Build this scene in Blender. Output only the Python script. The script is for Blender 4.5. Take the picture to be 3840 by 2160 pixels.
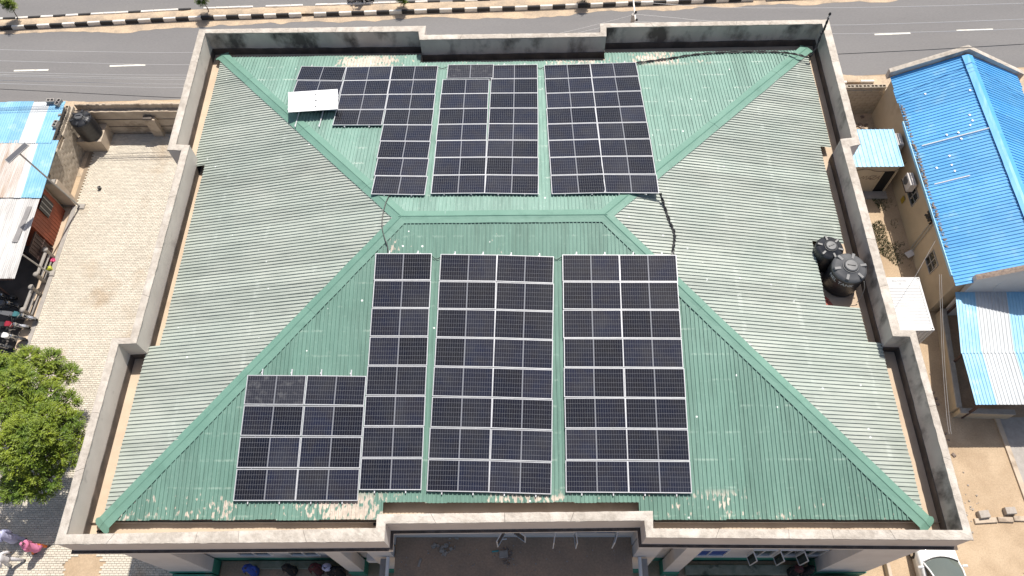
import bpy, math, random
from mathutils import Vector, Matrix, noise

for o in list(bpy.data.objects):
    bpy.data.objects.remove(o)
sc = bpy.context.scene
C = sc.collection
R = math.radians
rnd = random.Random(7)

# ---------------------------------------------------------------- camera
cam = bpy.data.cameras.new('camera')
camo = bpy.data.objects.new('camera', cam)
C.objects.link(camo)
cam.sensor_width = 36.0
cam.lens = 26.70
cam.clip_end = 2000
camo.location = (0.4905, -15.3326, 36.6929)
camo.rotation_euler = (R(28.789), R(1.1069), R(0.1867))
sc.camera = camo
# ---------------------------------------------------------------- sky and sun
SUN_EL, SUN_AZ = 61.5, 22.5           # sun high in the north-north-east
w = bpy.data.worlds.new('World')
sc.world = w
w.use_nodes = True
nt = w.node_tree
sky = nt.nodes.new('ShaderNodeTexSky')
sky.sky_type = 'NISHITA'
sky.sun_disc = False
sky.sun_elevation = R(SUN_EL)
sky.sun_rotation = R(SUN_AZ)
sky.air_density = 1.0
sky.dust_density = 2.5
sky.ozone_density = 1.0
bg = nt.nodes['Background']
bg.inputs[1].default_value = 0.095
nt.links.new(sky.outputs[0], bg.inputs[0])
sun = bpy.data.lights.new('sun', 'SUN')
sun.energy = 4.6
sun.angle = R(0.55)
sun.color = (1.0, 0.955, 0.885)
suno = bpy.data.objects.new('sun', sun)
C.objects.link(suno)
sd = Vector((math.sin(R(SUN_AZ)) * math.cos(R(SUN_EL)), math.cos(R(SUN_AZ)) * math.cos(R(SUN_EL)), math.sin(R(SUN_EL))))
suno.rotation_euler = sd.to_track_quat('Z', 'Y').to_euler()
suno.location = sd * 80
vs = sc.view_settings
vs.view_transform = 'Standard'
vs.look = 'None'
vs.exposure = 0.36
vs.gamma = 1.0
vs.use_curve_mapping = False
sc.cycles.max_bounces = 6
sc.cycles.diffuse_bounces = 3

# ---------------------------------------------------------------- mesh helpers
class MB:
    """collects verts and faces, then links them as ONE mesh object"""
    def __init__(s):
        s.v = []; s.f = []; s.m = []
    def add(s, vs, fs, mi=0):
        b = len(s.v)
        s.v += [tuple(p) for p in vs]
        s.f += [tuple(b + i for i in f) for f in fs]
        s.m += [mi] * len(fs)
        return s
    def box(s, c, d, rot=None, mi=0):
        x, y, z = d[0] / 2, d[1] / 2, d[2] / 2
        P = [Vector(p) for p in ((-x,-y,-z),(x,-y,-z),(x,y,-z),(-x,y,-z),(-x,-y,z),(x,-y,z),(x,y,z),(-x,y,z))]
        if rot is not None: P = [rot @ p for p in P]
        c = Vector(c)
        return s.add([p + c for p in P], [(0,3,2,1),(4,5,6,7),(0,1,5,4),(1,2,6,5),(2,3,7,6),(3,0,4,7)], mi)
    def bevbox(s, c, d, b=0.01, rot=None, mi=0):
        x, y, z = d[0] / 2, d[1] / 2, d[2] / 2
        P = [(-x,-y,-z),(x,-y,-z),(x,y,-z),(-x,y,-z),(-x,-y,z-b),(x,-y,z-b),(x,y,z-b),(-x,y,z-b),
             (-x+b,-y+b,z),(x-b,-y+b,z),(x-b,y-b,z),(-x+b,y-b,z)]
        P = [Vector(p) for p in P]
        if rot is not None: P = [rot @ p for p in P]
        c = Vector(c)
        return s.add([p + c for p in P], [(0,3,2,1),(0,1,5,4),(1,2,6,5),(2,3,7,6),(3,0,4,7),(4,5,9,8),(5,6,10,9),(6,7,11,10),(7,4,8,11),(8,9,10,11)], mi)
    def prism(s, poly, z0, z1, mi=0, mtop=None, bottom=True):
        n = len(poly)
        a = sum(poly[i][0] * poly[(i+1) % n][1] - poly[(i+1) % n][0] * poly[i][1] for i in range(n))
        if a < 0: poly = poly[::-1]
        V = [(p[0], p[1], z0) for p in poly] + [(p[0], p[1], z1) for p in poly]
        s.add(V, [(i, (i+1) % n, n + (i+1) % n, n + i) for i in range(n)], mi)
        s.add([v for v in V[n:]], [tuple(range(n))], mi if mtop is None else mtop)
        if bottom: s.add([v for v in V[:n]], [tuple(range(n))[::-1]], mi)
        return s
    def tube(s, pts, r, n=6, mi=0, cap=True):
        pts = [Vector(p) for p in pts]
        rs = r if isinstance(r, (list, tuple)) else [r] * len(pts)
        V = []; F = []
        for i, p in enumerate(pts):
            t = (pts[min(i+1, len(pts)-1)] - pts[max(i-1, 0)])
            t = t.normalized() if t.length > 1e-9 else Vector((0,0,1))
            u = t.orthogonal().normalized() if i == 0 else (u - t * u.dot(t)).normalized()
            q = t.cross(u)
            for k in range(n):
                a = 2 * math.pi * k / n
                V.append(p + (u * math.cos(a) + q * math.sin(a)) * rs[i])
        for i in range(len(pts) - 1):
            for k in range(n):
                F.append((i*n+k, i*n+(k+1) % n, (i+1)*n+(k+1) % n, (i+1)*n+k))
        if cap:
            F.append(tuple(range(n))[::-1]); F.append(tuple((len(pts)-1)*n + k for k in range(n)))
        return s.add(V, F, mi)
    def lathe(s, prof, c=(0,0,0), n=20, rot=None, mi=0):
        V = []; F = []
        for r, z in prof:
            for k in range(n):
                a = 2 * math.pi * k / n
                p = Vector((r * math.cos(a), r * math.sin(a), z))
                if rot is not None: p = rot @ p
                V.append(p + Vector(c))
        m = len(prof)
        for i in range(m - 1):
            for k in range(n):
                F.append((i*n+k, i*n+(k+1) % n, (i+1)*n+(k+1) % n, (i+1)*n+k))
        F.append(tuple(range(n))[::-1]); F.append(tuple((m-1)*n + k for k in range(n)))
        return s.add(V, F, mi)
    def loft(s, rings, mi=0, cap=True):
        n = len(rings[0]); V = [p for r_ in rings for p in r_]; F = []
        for i in range(len(rings) - 1):
            for k in range(n):
                F.append((i*n+k, i*n+(k+1) % n, (i+1)*n+(k+1) % n, (i+1)*n+k))
        if cap:
            F.append(tuple(range(n))[::-1]); F.append(tuple((len(rings)-1)*n + k for k in range(n)))
        return s.add(V, F, mi)
    def data(s, name, mats, smooth=False):
        me = bpy.data.meshes.new(name)
        me.from_pydata(s.v, [], s.f)
        for m_ in (mats if isinstance(mats, (list, tuple)) else [mats]): me.materials.append(m_)
        me.polygons.foreach_set('material_index', s.m)
        if smooth: me.polygons.foreach_set('use_smooth', [True] * len(me.polygons))
        me.update()
        return me
    def build(s, name, mats, parent=None, loc=None, rot=None, smooth=False):
        return link(name, s.data(name, mats, smooth), parent, loc, rot)

def link(name, me, parent=None, loc=None, rot=None):
    o = bpy.data.objects.new(name, me)
    C.objects.link(o)
    if parent: o.parent = parent
    if loc is not None: o.location = loc
    if rot is not None: o.rotation_euler = rot
    return o

def tag(o, label, cat, group=None):
    o['label'] = label; o['category'] = cat
    if group: o['group'] = group
    return o
def thing(name, label, cat, loc=(0,0,0), rz=0.0, group=None):
    o = bpy.data.objects.new(name, None)
    o.empty_display_size = 0.2
    C.objects.link(o)
    o.location = loc; o.rotation_euler = (0, 0, rz)
    return tag(o, label, cat, group)
def struct(o):
    o['kind'] = 'structure'; return o
def stuff(o):
    o['kind'] = 'stuff'; return o
def copy_tree(o, parent=None):
    c = o.copy(); C.objects.link(c)
    c.parent = parent
    for ch in o.children: copy_tree(ch, c)
    return c
def nz(x, y, z=0.0, s=1.0):
    return noise.noise((x * s, y * s, z * s))
def rotz(a): return Matrix.Rotation(a, 3, 'Z')
def rotx(a): return Matrix.Rotation(a, 3, 'X')
def roty(a): return Matrix.Rotation(a, 3, 'Y')

# ---------------------------------------------------------------- materials
def mat(name, col, rough=0.7, col2=None, scale=3.0, detail=5.0, lo=0.35, hi=0.7, bump=0.0, bscale=40.0, metal=0.0,
        coat=0.0, spec=0.5, stain=None, sscale=0.6, slo=0.5, shi=0.7, stretch=(1,1,1), objvar=0.0, trans=0.0, fine=0.0, fscale=60.0, isl=0.0, world=False):
    m = bpy.data.materials.new(name)
    m.use_nodes = True
    n = m.node_tree.nodes; l = m.node_tree.links
    b = n['Principled BSDF']
    b.inputs['Roughness'].default_value = rough
    b.inputs['Metallic'].default_value = metal
    b.inputs['Coat Weight'].default_value = coat
    b.inputs['Specular IOR Level'].default_value = spec
    if trans: b.inputs['Transmission Weight'].default_value = trans
    tc = n.new('ShaderNodeTexCoord')
    mp = n.new('ShaderNodeMapping'); mp.inputs['Scale'].default_value = stretch
    if world: l.new(n.new('ShaderNodeNewGeometry').outputs['Position'], mp.inputs[0])
    else: l.new(tc.outputs['Object'], mp.inputs[0])
    def noi(sc_, det):
        t = n.new('ShaderNodeTexNoise'); t.inputs['Scale'].default_value = sc_; t.inputs['Detail'].default_value = det
        t.inputs['Roughness'].default_value = 0.6
        l.new(mp.outputs[0], t.inputs[0]); return t.outputs[0]
    def mixc(fac, a, c2, mode='MIX'):
        x = n.new('ShaderNodeMix'); x.data_type = 'RGBA'; x.blend_type = mode
        if isinstance(fac, (int, float)): x.inputs[0].default_value = fac
        else: l.new(fac, x.inputs[0])
        for k, v in ((6, a), (7, c2)):
            if isinstance(v, (tuple, list)): x.inputs[k].default_value = (*v, 1)
            else: l.new(v, x.inputs[k])
        return x.outputs[2]
    def rng(v, a, c2, o0=0.0, o1=1.0):
        x = n.new('ShaderNodeMapRange'); x.inputs[1].default_value = a; x.inputs[2].default_value = c2
        x.inputs[3].default_value = o0; x.inputs[4].default_value = o1
        l.new(v, x.inputs[0]); return x.outputs[0]
    out = col
    if col2 is not None: out = mixc(rng(noi(scale, detail), lo, hi), out, col2)
    if stain is not None: out = mixc(rng(noi(sscale, 7.0), slo, shi), out, stain)
    if fine:
        f = rng(noi(fscale, 3.0), 0.3, 0.7, 1 - fine, 1 + fine)
        cr = n.new('ShaderNodeCombineColor')
        for k in range(3): l.new(f, cr.inputs[k])
        out = mixc(1.0, out, cr.outputs[0], 'MULTIPLY')
    for var_, sock in ((objvar, ('ShaderNodeObjectInfo', 'Random')), (isl, ('ShaderNodeNewGeometry', 'Random Per Island'))):
        if not var_: continue
        oi = n.new(sock[0])
        f = rng(oi.outputs[sock[1]], 0, 1, 1 - var_, 1 + var_)
        cr = n.new('ShaderNodeCombineColor')
        for k in range(3): l.new(f, cr.inputs[k])
        out = mixc(1.0, out, cr.outputs[0], 'MULTIPLY')
    if isinstance(out, (tuple, list)): b.inputs['Base Color'].default_value = (*out, 1)
    else: l.new(out, b.inputs['Base Color'])
    if bump:
        bp = n.new('ShaderNodeBump'); bp.inputs['Strength'].default_value = bump; bp.inputs['Distance'].default_value = 0.02
        l.new(noi(bscale, 4.0), bp.inputs['Height']); l.new(bp.outputs[0], b.inputs['Normal'])
    return m

def roof_paint(name, base, base2, axis, peel, laps, worn=(), peelcol=(0.47, 0.405, 0.34), rough=0.42, lapcol=(0.62, 0.66, 0.60), dots=True, lap=0.5):
    """painted longspan sheet: fading, peeled paint near the eaves (ranges on `axis`), pale screw lines every metre or so"""
    m = bpy.data.materials.new(name); m.use_nodes = True
    n = m.node_tree.nodes; l = m.node_tree.links
    b = n['Principled BSDF']; b.inputs['Roughness'].default_value = rough; b.inputs['Specular IOR Level'].default_value = 0.35
    tc = n.new('ShaderNodeTexCoord')
    sp = n.new('ShaderNodeSeparateXYZ'); l.new(tc.outputs['Object'], sp.inputs[0])
    al = sp.outputs[axis]                       # coordinate that runs down the slope
    def noi(sc_, st, det=5.0, off=0.0):
        mp = n.new('ShaderNodeMapping'); mp.inputs['Scale'].default_value = st; mp.inputs['Location'].default_value = (off, off, 0)
        l.new(tc.outputs['Object'], mp.inputs[0])
        t = n.new('ShaderNodeTexNoise'); t.inputs['Scale'].default_value = sc_; t.inputs['Detail'].default_value = det
        l.new(mp.outputs[0], t.inputs[0]); return t.outputs[0]
    def rng(v, a, c, o0=0.0, o1=1.0):
        x = n.new('ShaderNodeMapRange'); x.inputs[1].default_value = a; x.inputs[2].default_value = c
        x.inputs[3].default_value = o0; x.inputs[4].default_value = o1
        l.new(v, x.inputs[0]); return x.outputs[0]
    def ma(op, a, c=None):
        x = n.new('ShaderNodeMath'); x.operation = op
        for k, v in ((0, a), (1, c)):
            if v is None: continue
            if isinstance(v, (int, float)): x.inputs[k].default_value = v
            else: l.new(v, x.inputs[k])
        return x.outputs[0]
    def mixc(fac, a, c, mode='MIX'):
        x = n.new('ShaderNodeMix'); x.data_type = 'RGBA'; x.blend_type = mode
        if isinstance(fac, (int, float)): x.inputs[0].default_value = fac
        else: l.new(fac, x.inputs[0])
        for k, v in ((6, a), (7, c)):
            if isinstance(v, (tuple, list)): x.inputs[k].default_value = (*v, 1)
            else: l.new(v, x.inputs[k])
        return x.outputs[2]
    st = (5, 0.6, 1) if axis == 1 else (0.6, 5, 1)
    col = mixc(rng(noi(0.5, (1,1,1)), 0.35, 0.68), base, base2)
    col = mixc(rng(noi(1.3, st), 0.46, 0.72, 0, 0.6), col, tuple(0.72 * c for c in base))      # run-off streaks
    col = mixc(rng(noi(7.0, (1,1,1)), 0.58, 0.75, 0, 0.16), col, lapcol)                        # chalky patches
    # screw / lap lines
    fr = ma('FRACT', ma('DIVIDE', ma('ADD', al, 100.0), laps))
    line = ma('MULTIPLY', rng(ma('ABSOLUTE', ma('SUBTRACT', fr, 0.5)), 0.025, 0.05, 1, 0), rng(noi(2.2, (1,1,1), 4, 3.1), 0.50, 0.64))
    col = mixc(ma('MULTIPLY', line, lap), col, lapcol)
    # peeled paint
    tot = None
    for (a0, a1, thr) in peel:
        mid, hw = (a0 + a1) / 2, abs(a1 - a0) / 2
        band = rng(ma('ABSOLUTE', ma('SUBTRACT', al, mid)), hw * 0.45, hw, 1, 0)
        nn = ma('ADD', ma('MULTIPLY', noi(0.32, (1,1,1), 2, 7.7), 0.9), ma('MULTIPLY', noi(3.2, (2.6,1.1,1) if axis == 1 else (1.1,2.6,1), 7, 1.3), 0.75))
        for xc, hwx, amt in worn:
            nn = ma('ADD', nn, rng(ma('ABSOLUTE', ma('SUBTRACT', sp.outputs[1 - axis], xc)), hwx * 0.3, hwx, amt, 0))
        msk = ma('MULTIPLY', band, rng(nn, thr, thr + 0.05))
        tot = msk if tot is None else ma('MAXIMUM', tot, msk)
    if tot is not None:
        pc = mixc(rng(noi(6, (1,1,1)), 0.4, 0.6), peelcol, tuple(min(1, 1.25 * c) for c in peelcol))
        col = mixc(tot, col, pc)
    if dots:
        vo = n.new('ShaderNodeTexVoronoi'); vo.inputs['Scale'].default_value = 1.4
        l.new(tc.outputs['Object'], vo.inputs[0])
        sv = n.new('ShaderNodeSeparateColor'); l.new(vo.outputs['Color'], sv.inputs[0])
        dm = ma('MULTIPLY', rng(vo.outputs['Distance'], 0.045, 0.07, 1, 0), rng(sv.outputs[0], 0.50, 0.51))
        col = mixc(dm, col, (0.85, 0.86, 0.82))
    oi = n.new('ShaderNodeObjectInfo')
    f = rng(oi.outputs['Random'], 0, 1, 0.90, 1.09)
    cr = n.new('ShaderNodeCombineColor')
    for k in range(3): l.new(f, cr.inputs[k])
    col = mixc(1.0, col, cr.outputs[0], 'MULTIPLY')
    l.new(col, b.inputs['Base Color'])
    bp = n.new('ShaderNodeBump'); bp.inputs['Strength'].default_value = 0.25; bp.inputs['Distance'].default_value = 0.01
    l.new(noi(3.5, (1,1,1), 4), bp.inputs['Height']); l.new(bp.outputs[0], b.inputs['Normal'])
    return m

M = dict(
 dirt=mat('sandy dirt', (0.46,0.345,0.23), 0.95, (0.36,0.26,0.165), 0.7, 8, 0.35, 0.7, 0.5, 25, stain=(0.30,0.21,0.13), sscale=0.25, slo=0.55, shi=0.75, fine=0.12, fscale=14),
 verge=mat('roadside sand', (0.50,0.38,0.26), 0.95, (0.34,0.27,0.20), 0.9, 8, 0.4, 0.65, 0.4, 30, fine=0.15, fscale=9),
 asphalt=mat('worn asphalt', (0.180,0.172,0.168), 0.92, (0.156,0.149,0.146), 0.35, 9, 0.35, 0.7, 0.3, 120, stain=(0.205,0.193,0.180), sscale=0.14, slo=0.5, shi=0.75, stretch=(0.22,1,1), fine=0.10, fscale=25),
 roadpaint=mat('worn road paint', (0.74,0.71,0.62), 0.8, (0.5,0.46,0.4), 4, 6, 0.45, 0.7),
 kerbwhite=mat('whitewashed concrete', (0.72,0.68,0.62), 0.85, (0.52,0.46,0.39), 3.0, 6, 0.45, 0.75, 0.2, objvar=0.1),
 kerbblack=mat('black painted concrete', (0.028,0.026,0.026), 0.8, (0.06,0.055,0.05), 3.0, 6, 0.5, 0.8, 0.2),
 paver=mat('interlocking paver', (0.575,0.520,0.430), 0.9, (0.525,0.472,0.388), 0.5, 6, 0.35, 0.7, 0.2, 60, stain=(0.40,0.305,0.205), sscale=0.30, slo=0.535, shi=0.74, fine=0.06, fscale=7, isl=0.10),
 jointsand=mat('joint sand', (0.27,0.21,0.15), 0.95, (0.22,0.17,0.12), 2.0),
 coping=mat('rough screed coping', (0.475,0.425,0.365), 0.95, (0.37,0.325,0.275), 5.0, 9, 0.40, 0.62, 0.9, 22, stain=(0.54,0.49,0.43), sscale=1.3, slo=0.5, shi=0.65, objvar=0.06),
 plaster=mat('stained grey plaster', (0.57,0.50,0.445), 0.92, (0.45,0.39,0.345), 1.1, 8, 0.35, 0.7, 0.3, 18, stain=(0.10,0.085,0.075), sscale=0.75, slo=0.50, shi=0.66, stretch=(1,1,0.55)),
 bitumen=mat('bitumen upstand', (0.075,0.062,0.052), 0.8, (0.16,0.125,0.10), 1.6, 7, 0.4, 0.72, 0.5, 20),
 gutter=mat('dusty gutter screed', (0.545,0.43,0.315), 0.95, (0.46,0.35,0.25), 1.0, 7, 0.35, 0.7, 0.3, 20, stain=(0.36,0.27,0.19), sscale=0.5, slo=0.6, shi=0.75),
 fascia=mat('painted fascia', (0.60,0.56,0.53), 0.85, (0.53,0.49,0.46), 0.8, 6, 0.35, 0.7, 0.1, stain=(0.46,0.42,0.38), sscale=0.9, slo=0.62, shi=0.8),
 wallpaint=mat('off-white wall paint', (0.66,0.63,0.60), 0.85, (0.58,0.55,0.52), 0.9, 6, 0.35, 0.7, 0.1),
 ledgedirt=mat('dirt on ledge', (0.085,0.066,0.055), 0.95, (0.16,0.13,0.11), 3, 8, 0.45, 0.75, 0.6),
 greenpaint=mat('green plinth paint', (0.045,0.23,0.155), 0.6, (0.07,0.30,0.21), 1.4, 6, 0.4, 0.7, stain=(0.22,0.25,0.19), sscale=1.4, slo=0.6, shi=0.72),
 slabdirt=mat('dirty slab', (0.43,0.29,0.195), 0.95, (0.31,0.225,0.16), 0.8, 9, 0.35, 0.65, 0.5, 14, stain=(0.33,0.235,0.16), sscale=0.5, slo=0.5, shi=0.7, fine=0.15, fscale=12),
 capgreen=mat('green ridge flashing', (0.122,0.240,0.186), 0.55, (0.144,0.268,0.210), 0.9, 6, 0.35, 0.7, 0.45, 4, spec=0.35, stain=(0.102,0.208,0.160), sscale=1.6, slo=0.55, shi=0.75, objvar=0.04),
 alu=mat('anodised aluminium', (0.60,0.60,0.61), 0.45, (0.50,0.50,0.51), 5, metal=0.2, objvar=0.08),
 back=mat('white backsheet', (0.19,0.195,0.215), 0.5, spec=0.2),
 backwhite=mat('white rear film', (0.86,0.86,0.86), 0.5, (0.80,0.80,0.80), 2),
 cell=mat('mono cell', (0.009,0.011,0.023), 0.09, (0.014,0.0135,0.019), 1.7, 3, 0.35, 0.65, spec=0.35, objvar=0.45, stain=(0.034,0.034,0.036), sscale=0.55, slo=0.46, shi=0.85, world=True),
 celldust=mat('dusty mono cell', (0.016,0.017,0.026), 0.45, (0.105,0.105,0.108), 4.0, 8, 0.50, 0.80, spec=0.3, world=True),
 black=mat('black plastic', (0.022,0.022,0.024), 0.42, (0.035,0.034,0.034), 3, bump=0.05),
 tankblack=mat('black polyethylene', (0.020,0.020,0.023), 0.38, (0.034,0.034,0.036), 2.2, bump=0.04),
 tankgrey=mat('sun-dusted polyethylene', (0.075,0.075,0.078), 0.5, (0.115,0.115,0.115), 2.5),
 cable=mat('black cable sheath', (0.012,0.012,0.013), 0.5),
 white=mat('white gloss paint', (0.80,0.79,0.77), 0.4, (0.74,0.73,0.70), 2),
 lettering=mat('white lettering', (0.62,0.62,0.62), 0.6),
 greyletter=mat('faded grey lettering', (0.33,0.33,0.33), 0.7),
 concrete=mat('bare concrete', (0.36,0.33,0.30), 0.92, (0.28,0.255,0.23), 3, 8, 0.35, 0.7, 0.4, 30, objvar=0.1),
 blockwall=mat('sandcrete blockwork', (0.45,0.385,0.305), 0.95, (0.35,0.295,0.23), 1.2, 8, 0.35, 0.7, 0.6, 25, stain=(0.27,0.20,0.14), sscale=0.6, slo=0.56, shi=0.72, objvar=0.1),
 yardwall=mat('weathered yard render', (0.52,0.43,0.33), 0.95, (0.41,0.325,0.245), 1.5, 8, 0.35, 0.7, 0.4, 20, stain=(0.16,0.115,0.08), sscale=0.7, slo=0.56, shi=0.72),
 hole=mat('dark void', (0.012,0.010,0.009), 1.0),  # near-black colour standing in for the shade inside openings
 cream=mat('cream house paint', (0.50,0.405,0.285), 0.9, (0.42,0.335,0.235), 0.9, 7, 0.35, 0.7, 0.1, stain=(0.30,0.22,0.15), sscale=0.5, slo=0.6, shi=0.8),
 bluesheet=mat('bright blue sheet', (0.066,0.312,0.635), 0.42, (0.11,0.375,0.67), 0.7, 6, 0.3, 0.7, 0.12, 5, stain=(0.20,0.44,0.66), sscale=1.2, slo=0.58, shi=0.75, objvar=0.08),
 bluepale=mat('faded blue sheet', (0.19,0.42,0.60), 0.45, (0.27,0.49,0.64), 1.2, 6, 0.3, 0.7, 0.1, 6, stain=(0.42,0.60,0.70), sscale=0.9, slo=0.58, shi=0.75, objvar=0.08),
 containerwhite=mat('container white', (0.53,0.53,0.52), 0.55, (0.48,0.475,0.465), 1.5, stain=(0.48,0.46,0.42), sscale=1.5, slo=0.62, shi=0.75),
 darkfloor=mat('dark mottled floor', (0.115,0.10,0.09), 0.9, (0.07,0.062,0.056), 1.2, 7, 0.35, 0.7),  # dark mottled tone for the parking floor
 brightwire=mat('bright conductor', (0.52,0.51,0.50), 0.5),
 whitesheet=mat('white zinc sheet', (0.49,0.515,0.53), 0.5, (0.42,0.44,0.45), 1.0, 6, 0.3, 0.7, 0.1, 6, objvar=0.06),
 rustsheet=mat('rust-streaked zinc', (0.50,0.465,0.43), 0.55, (0.38,0.31,0.265), 1.6, 7, 0.40, 0.66, 0.1, 6, stretch=(3.5,0.35,1), stain=(0.33,0.23,0.155), sscale=1.1, slo=0.54, shi=0.70, objvar=0.08),
 greysheet=mat('grey zinc sheet', (0.49,0.48,0.465), 0.5, (0.34,0.325,0.31), 1.6, 7, 0.40, 0.66, 0.1, 6, stretch=(3.0,0.35,1), objvar=0.08),
 patch=mat('dark tar patch', (0.20,0.19,0.185), 0.7, (0.27,0.25,0.24), 3),
 redsteel=mat('red-brown steel', (0.26,0.055,0.022), 0.55, (0.20,0.045,0.02), 1.5, 6, 0.35, 0.7),
 brownsteel=mat('dark brown steel', (0.055,0.030,0.026), 0.6, (0.075,0.042,0.036), 2),
 galv=mat('galvanised steel', (0.42,0.41,0.40), 0.45, (0.33,0.32,0.31), 4, metal=0.4),
 trunk=mat('brown bark', (0.11,0.075,0.05), 0.95, (0.07,0.05,0.035), 5, bump=0.6),
 leaf=mat('neem leaf', (0.085,0.145,0.022), 0.55, (0.135,0.200,0.030), 1.3, 4, 0.35, 0.7, objvar=0.0, fine=0.25, fscale=5),
 grass=mat('rough grass', (0.050,0.070,0.022), 0.85, (0.075,0.085,0.03), 2),
 skin=mat('dark brown skin', (0.085,0.042,0.025), 0.55),
 hair=mat('black hair', (0.010,0.009,0.009), 0.6),
 lilac=mat('pale lilac cloth', (0.50,0.51,0.70), 0.85, (0.42,0.43,0.62), 3, bump=0.2, bscale=12),
 pink=mat('pink cloth', (0.60,0.16,0.30), 0.8, (0.70,0.25,0.40), 3, bump=0.2, bscale=12),
 offwhite=mat('off-white cloth', (0.62,0.61,0.62), 0.85, (0.52,0.51,0.52), 3, bump=0.2, bscale=12),
 bluecloth=mat('royal blue cloth', (0.022,0.060,0.33), 0.8, (0.03,0.08,0.40), 3),
 maroon=mat('maroon cloth', (0.070,0.014,0.020), 0.85, (0.09,0.02,0.026), 3),
 blackcloth=mat('black cloth', (0.010,0.010,0.012), 0.85),
 orange=mat('orange cloth', (0.62,0.15,0.03), 0.8),
 greycloth=mat('grey patterned cloth', (0.46,0.45,0.46), 0.85, (0.16,0.155,0.165), 14, 4, 0.48, 0.56),
 tyre=mat('tyre rubber', (0.013,0.013,0.013), 0.8),
 chrome=mat('bright metal', (0.62,0.62,0.62), 0.25, metal=0.9),
 carwhite=mat('white car paint', (0.80,0.79,0.77), 0.28, coat=0.6),
 glass=mat('dark glass', (0.018,0.022,0.022), 0.08, coat=0.5),
 screen=mat('pale windscreen', (0.10,0.115,0.10), 0.08, coat=0.6),
 redplastic=mat('red bike plastic', (0.30,0.020,0.035), 0.35, coat=0.4),
 tealplastic=mat('teal bike plastic', (0.05,0.16,0.17), 0.35, coat=0.4),
 greyplastic=mat('grey bike plastic', (0.11,0.11,0.115), 0.4),
 yellow=mat('yellow-green plastic', (0.42,0.44,0.05), 0.5),
 magenta=mat('pink plastic', (0.60,0.05,0.16), 0.5),
 teal=mat('teal plastic', (0.06,0.30,0.30), 0.4),
 bluepaint=mat('deep blue panel', (0.015,0.06,0.30), 0.4),
 rubble=mat('pale rubble', (0.40,0.355,0.31), 0.95, (0.30,0.26,0.22), 6, bump=0.4),
 litter=mat('dry leaf litter', (0.28,0.215,0.17), 0.95, (0.16,0.12,0.10), 9, 6, 0.4, 0.65, 0.6, 30),
 ochre=mat('yellow stain', (0.32,0.22,0.02), 0.9),
 olive=mat('red gutter bag', (0.40,0.12,0.09), 0.8, (0.30,0.08,0.06), 4),
)
M['plasterleft'] = mat('pale grey render', (0.64,0.575,0.505), 0.92, (0.56,0.50,0.435), 1.1, 8, 0.35, 0.7, 0.3, 18, stain=(0.34,0.30,0.265), sscale=0.6, slo=0.60, shi=0.72)  # paler, less stained render for the left inner parapet faces
M['moss'] = mat('mossy kerb', (0.30,0.29,0.22), 0.95, (0.19,0.20,0.14), 2.5, 8, 0.4, 0.65, 0.4, stain=(0.09,0.10,0.07), sscale=2.0, slo=0.56, shi=0.68)
SG = ((0.118,0.222,0.178), (0.140,0.248,0.202))
M['leaf'] = mat('neem leaf', (0.068,0.126,0.006), 0.6, (0.205,0.255,0.014), 1.1, 5, 0.34, 0.66, isl=0.3)  # leaf tone varies by cluster; the dark end paints in clump shade
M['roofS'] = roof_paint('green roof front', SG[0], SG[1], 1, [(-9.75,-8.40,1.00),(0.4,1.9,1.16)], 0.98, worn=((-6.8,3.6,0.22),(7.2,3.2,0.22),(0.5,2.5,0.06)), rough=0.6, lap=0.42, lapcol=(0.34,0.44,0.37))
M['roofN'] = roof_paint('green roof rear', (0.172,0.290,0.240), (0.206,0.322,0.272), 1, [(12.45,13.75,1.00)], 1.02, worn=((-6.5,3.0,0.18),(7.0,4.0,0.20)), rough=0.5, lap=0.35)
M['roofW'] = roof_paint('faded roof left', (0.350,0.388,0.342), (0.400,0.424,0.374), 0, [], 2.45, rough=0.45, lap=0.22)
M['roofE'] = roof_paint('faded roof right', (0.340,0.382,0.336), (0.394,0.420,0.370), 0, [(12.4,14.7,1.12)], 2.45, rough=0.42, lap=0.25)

# ================================================================ GROUND, ROAD, YARD
g = MB().add([(-300,-200,0),(300,-200,0),(300,400,0),(-300,400,0)], [(0,1,2,3)])
struct(g.build('ground', M['dirt']))

def lerp_line(pts, x):
    for (a, ya), (b, yb) in zip(pts, pts[1:]):
        if x <= b: return ya + (yb - ya) * (x - a) / (b - a)
    return pts[-1][1]
KERB = [(-80,22.4),(-50,24.3),(-35.7,25.35),(-22,26.1),(0,26.65),(17,27.3),(35,28.05),(80,30.3)]
LOWER = [(-80,16.9),(-28,18.75),(0,19.3),(21,20.2),(33,20.85),(80,23.3)]
xs = [-80 + 2 * i for i in range(81)]
def band(f0, f1, z, step=1.0, x0=-80, x1=80):
    b = MB(); V = []; F = []
    n = int((x1 - x0) / step)
    for i in range(n + 1):
        x = x0 + step * i
        V += [(x, f0(x), z), (x, f1(x), z)]
    for i in range(n): F.append((2*i, 2*i+2, 2*i+3, 2*i+1))
    return b.add(V, F)
road = band(lambda x: lerp_line(LOWER, x), lambda x: lerp_line(KERB, x) + 0.05, 0.006).build('road', M['asphalt'])
struct(road)
far = band(lambda x: lerp_line(KERB, x) + 0.95, lambda x: lerp_line(KERB, x) + 9.2, 0.006).build('far_carriageway', M['asphalt'])
struct(far)
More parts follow.
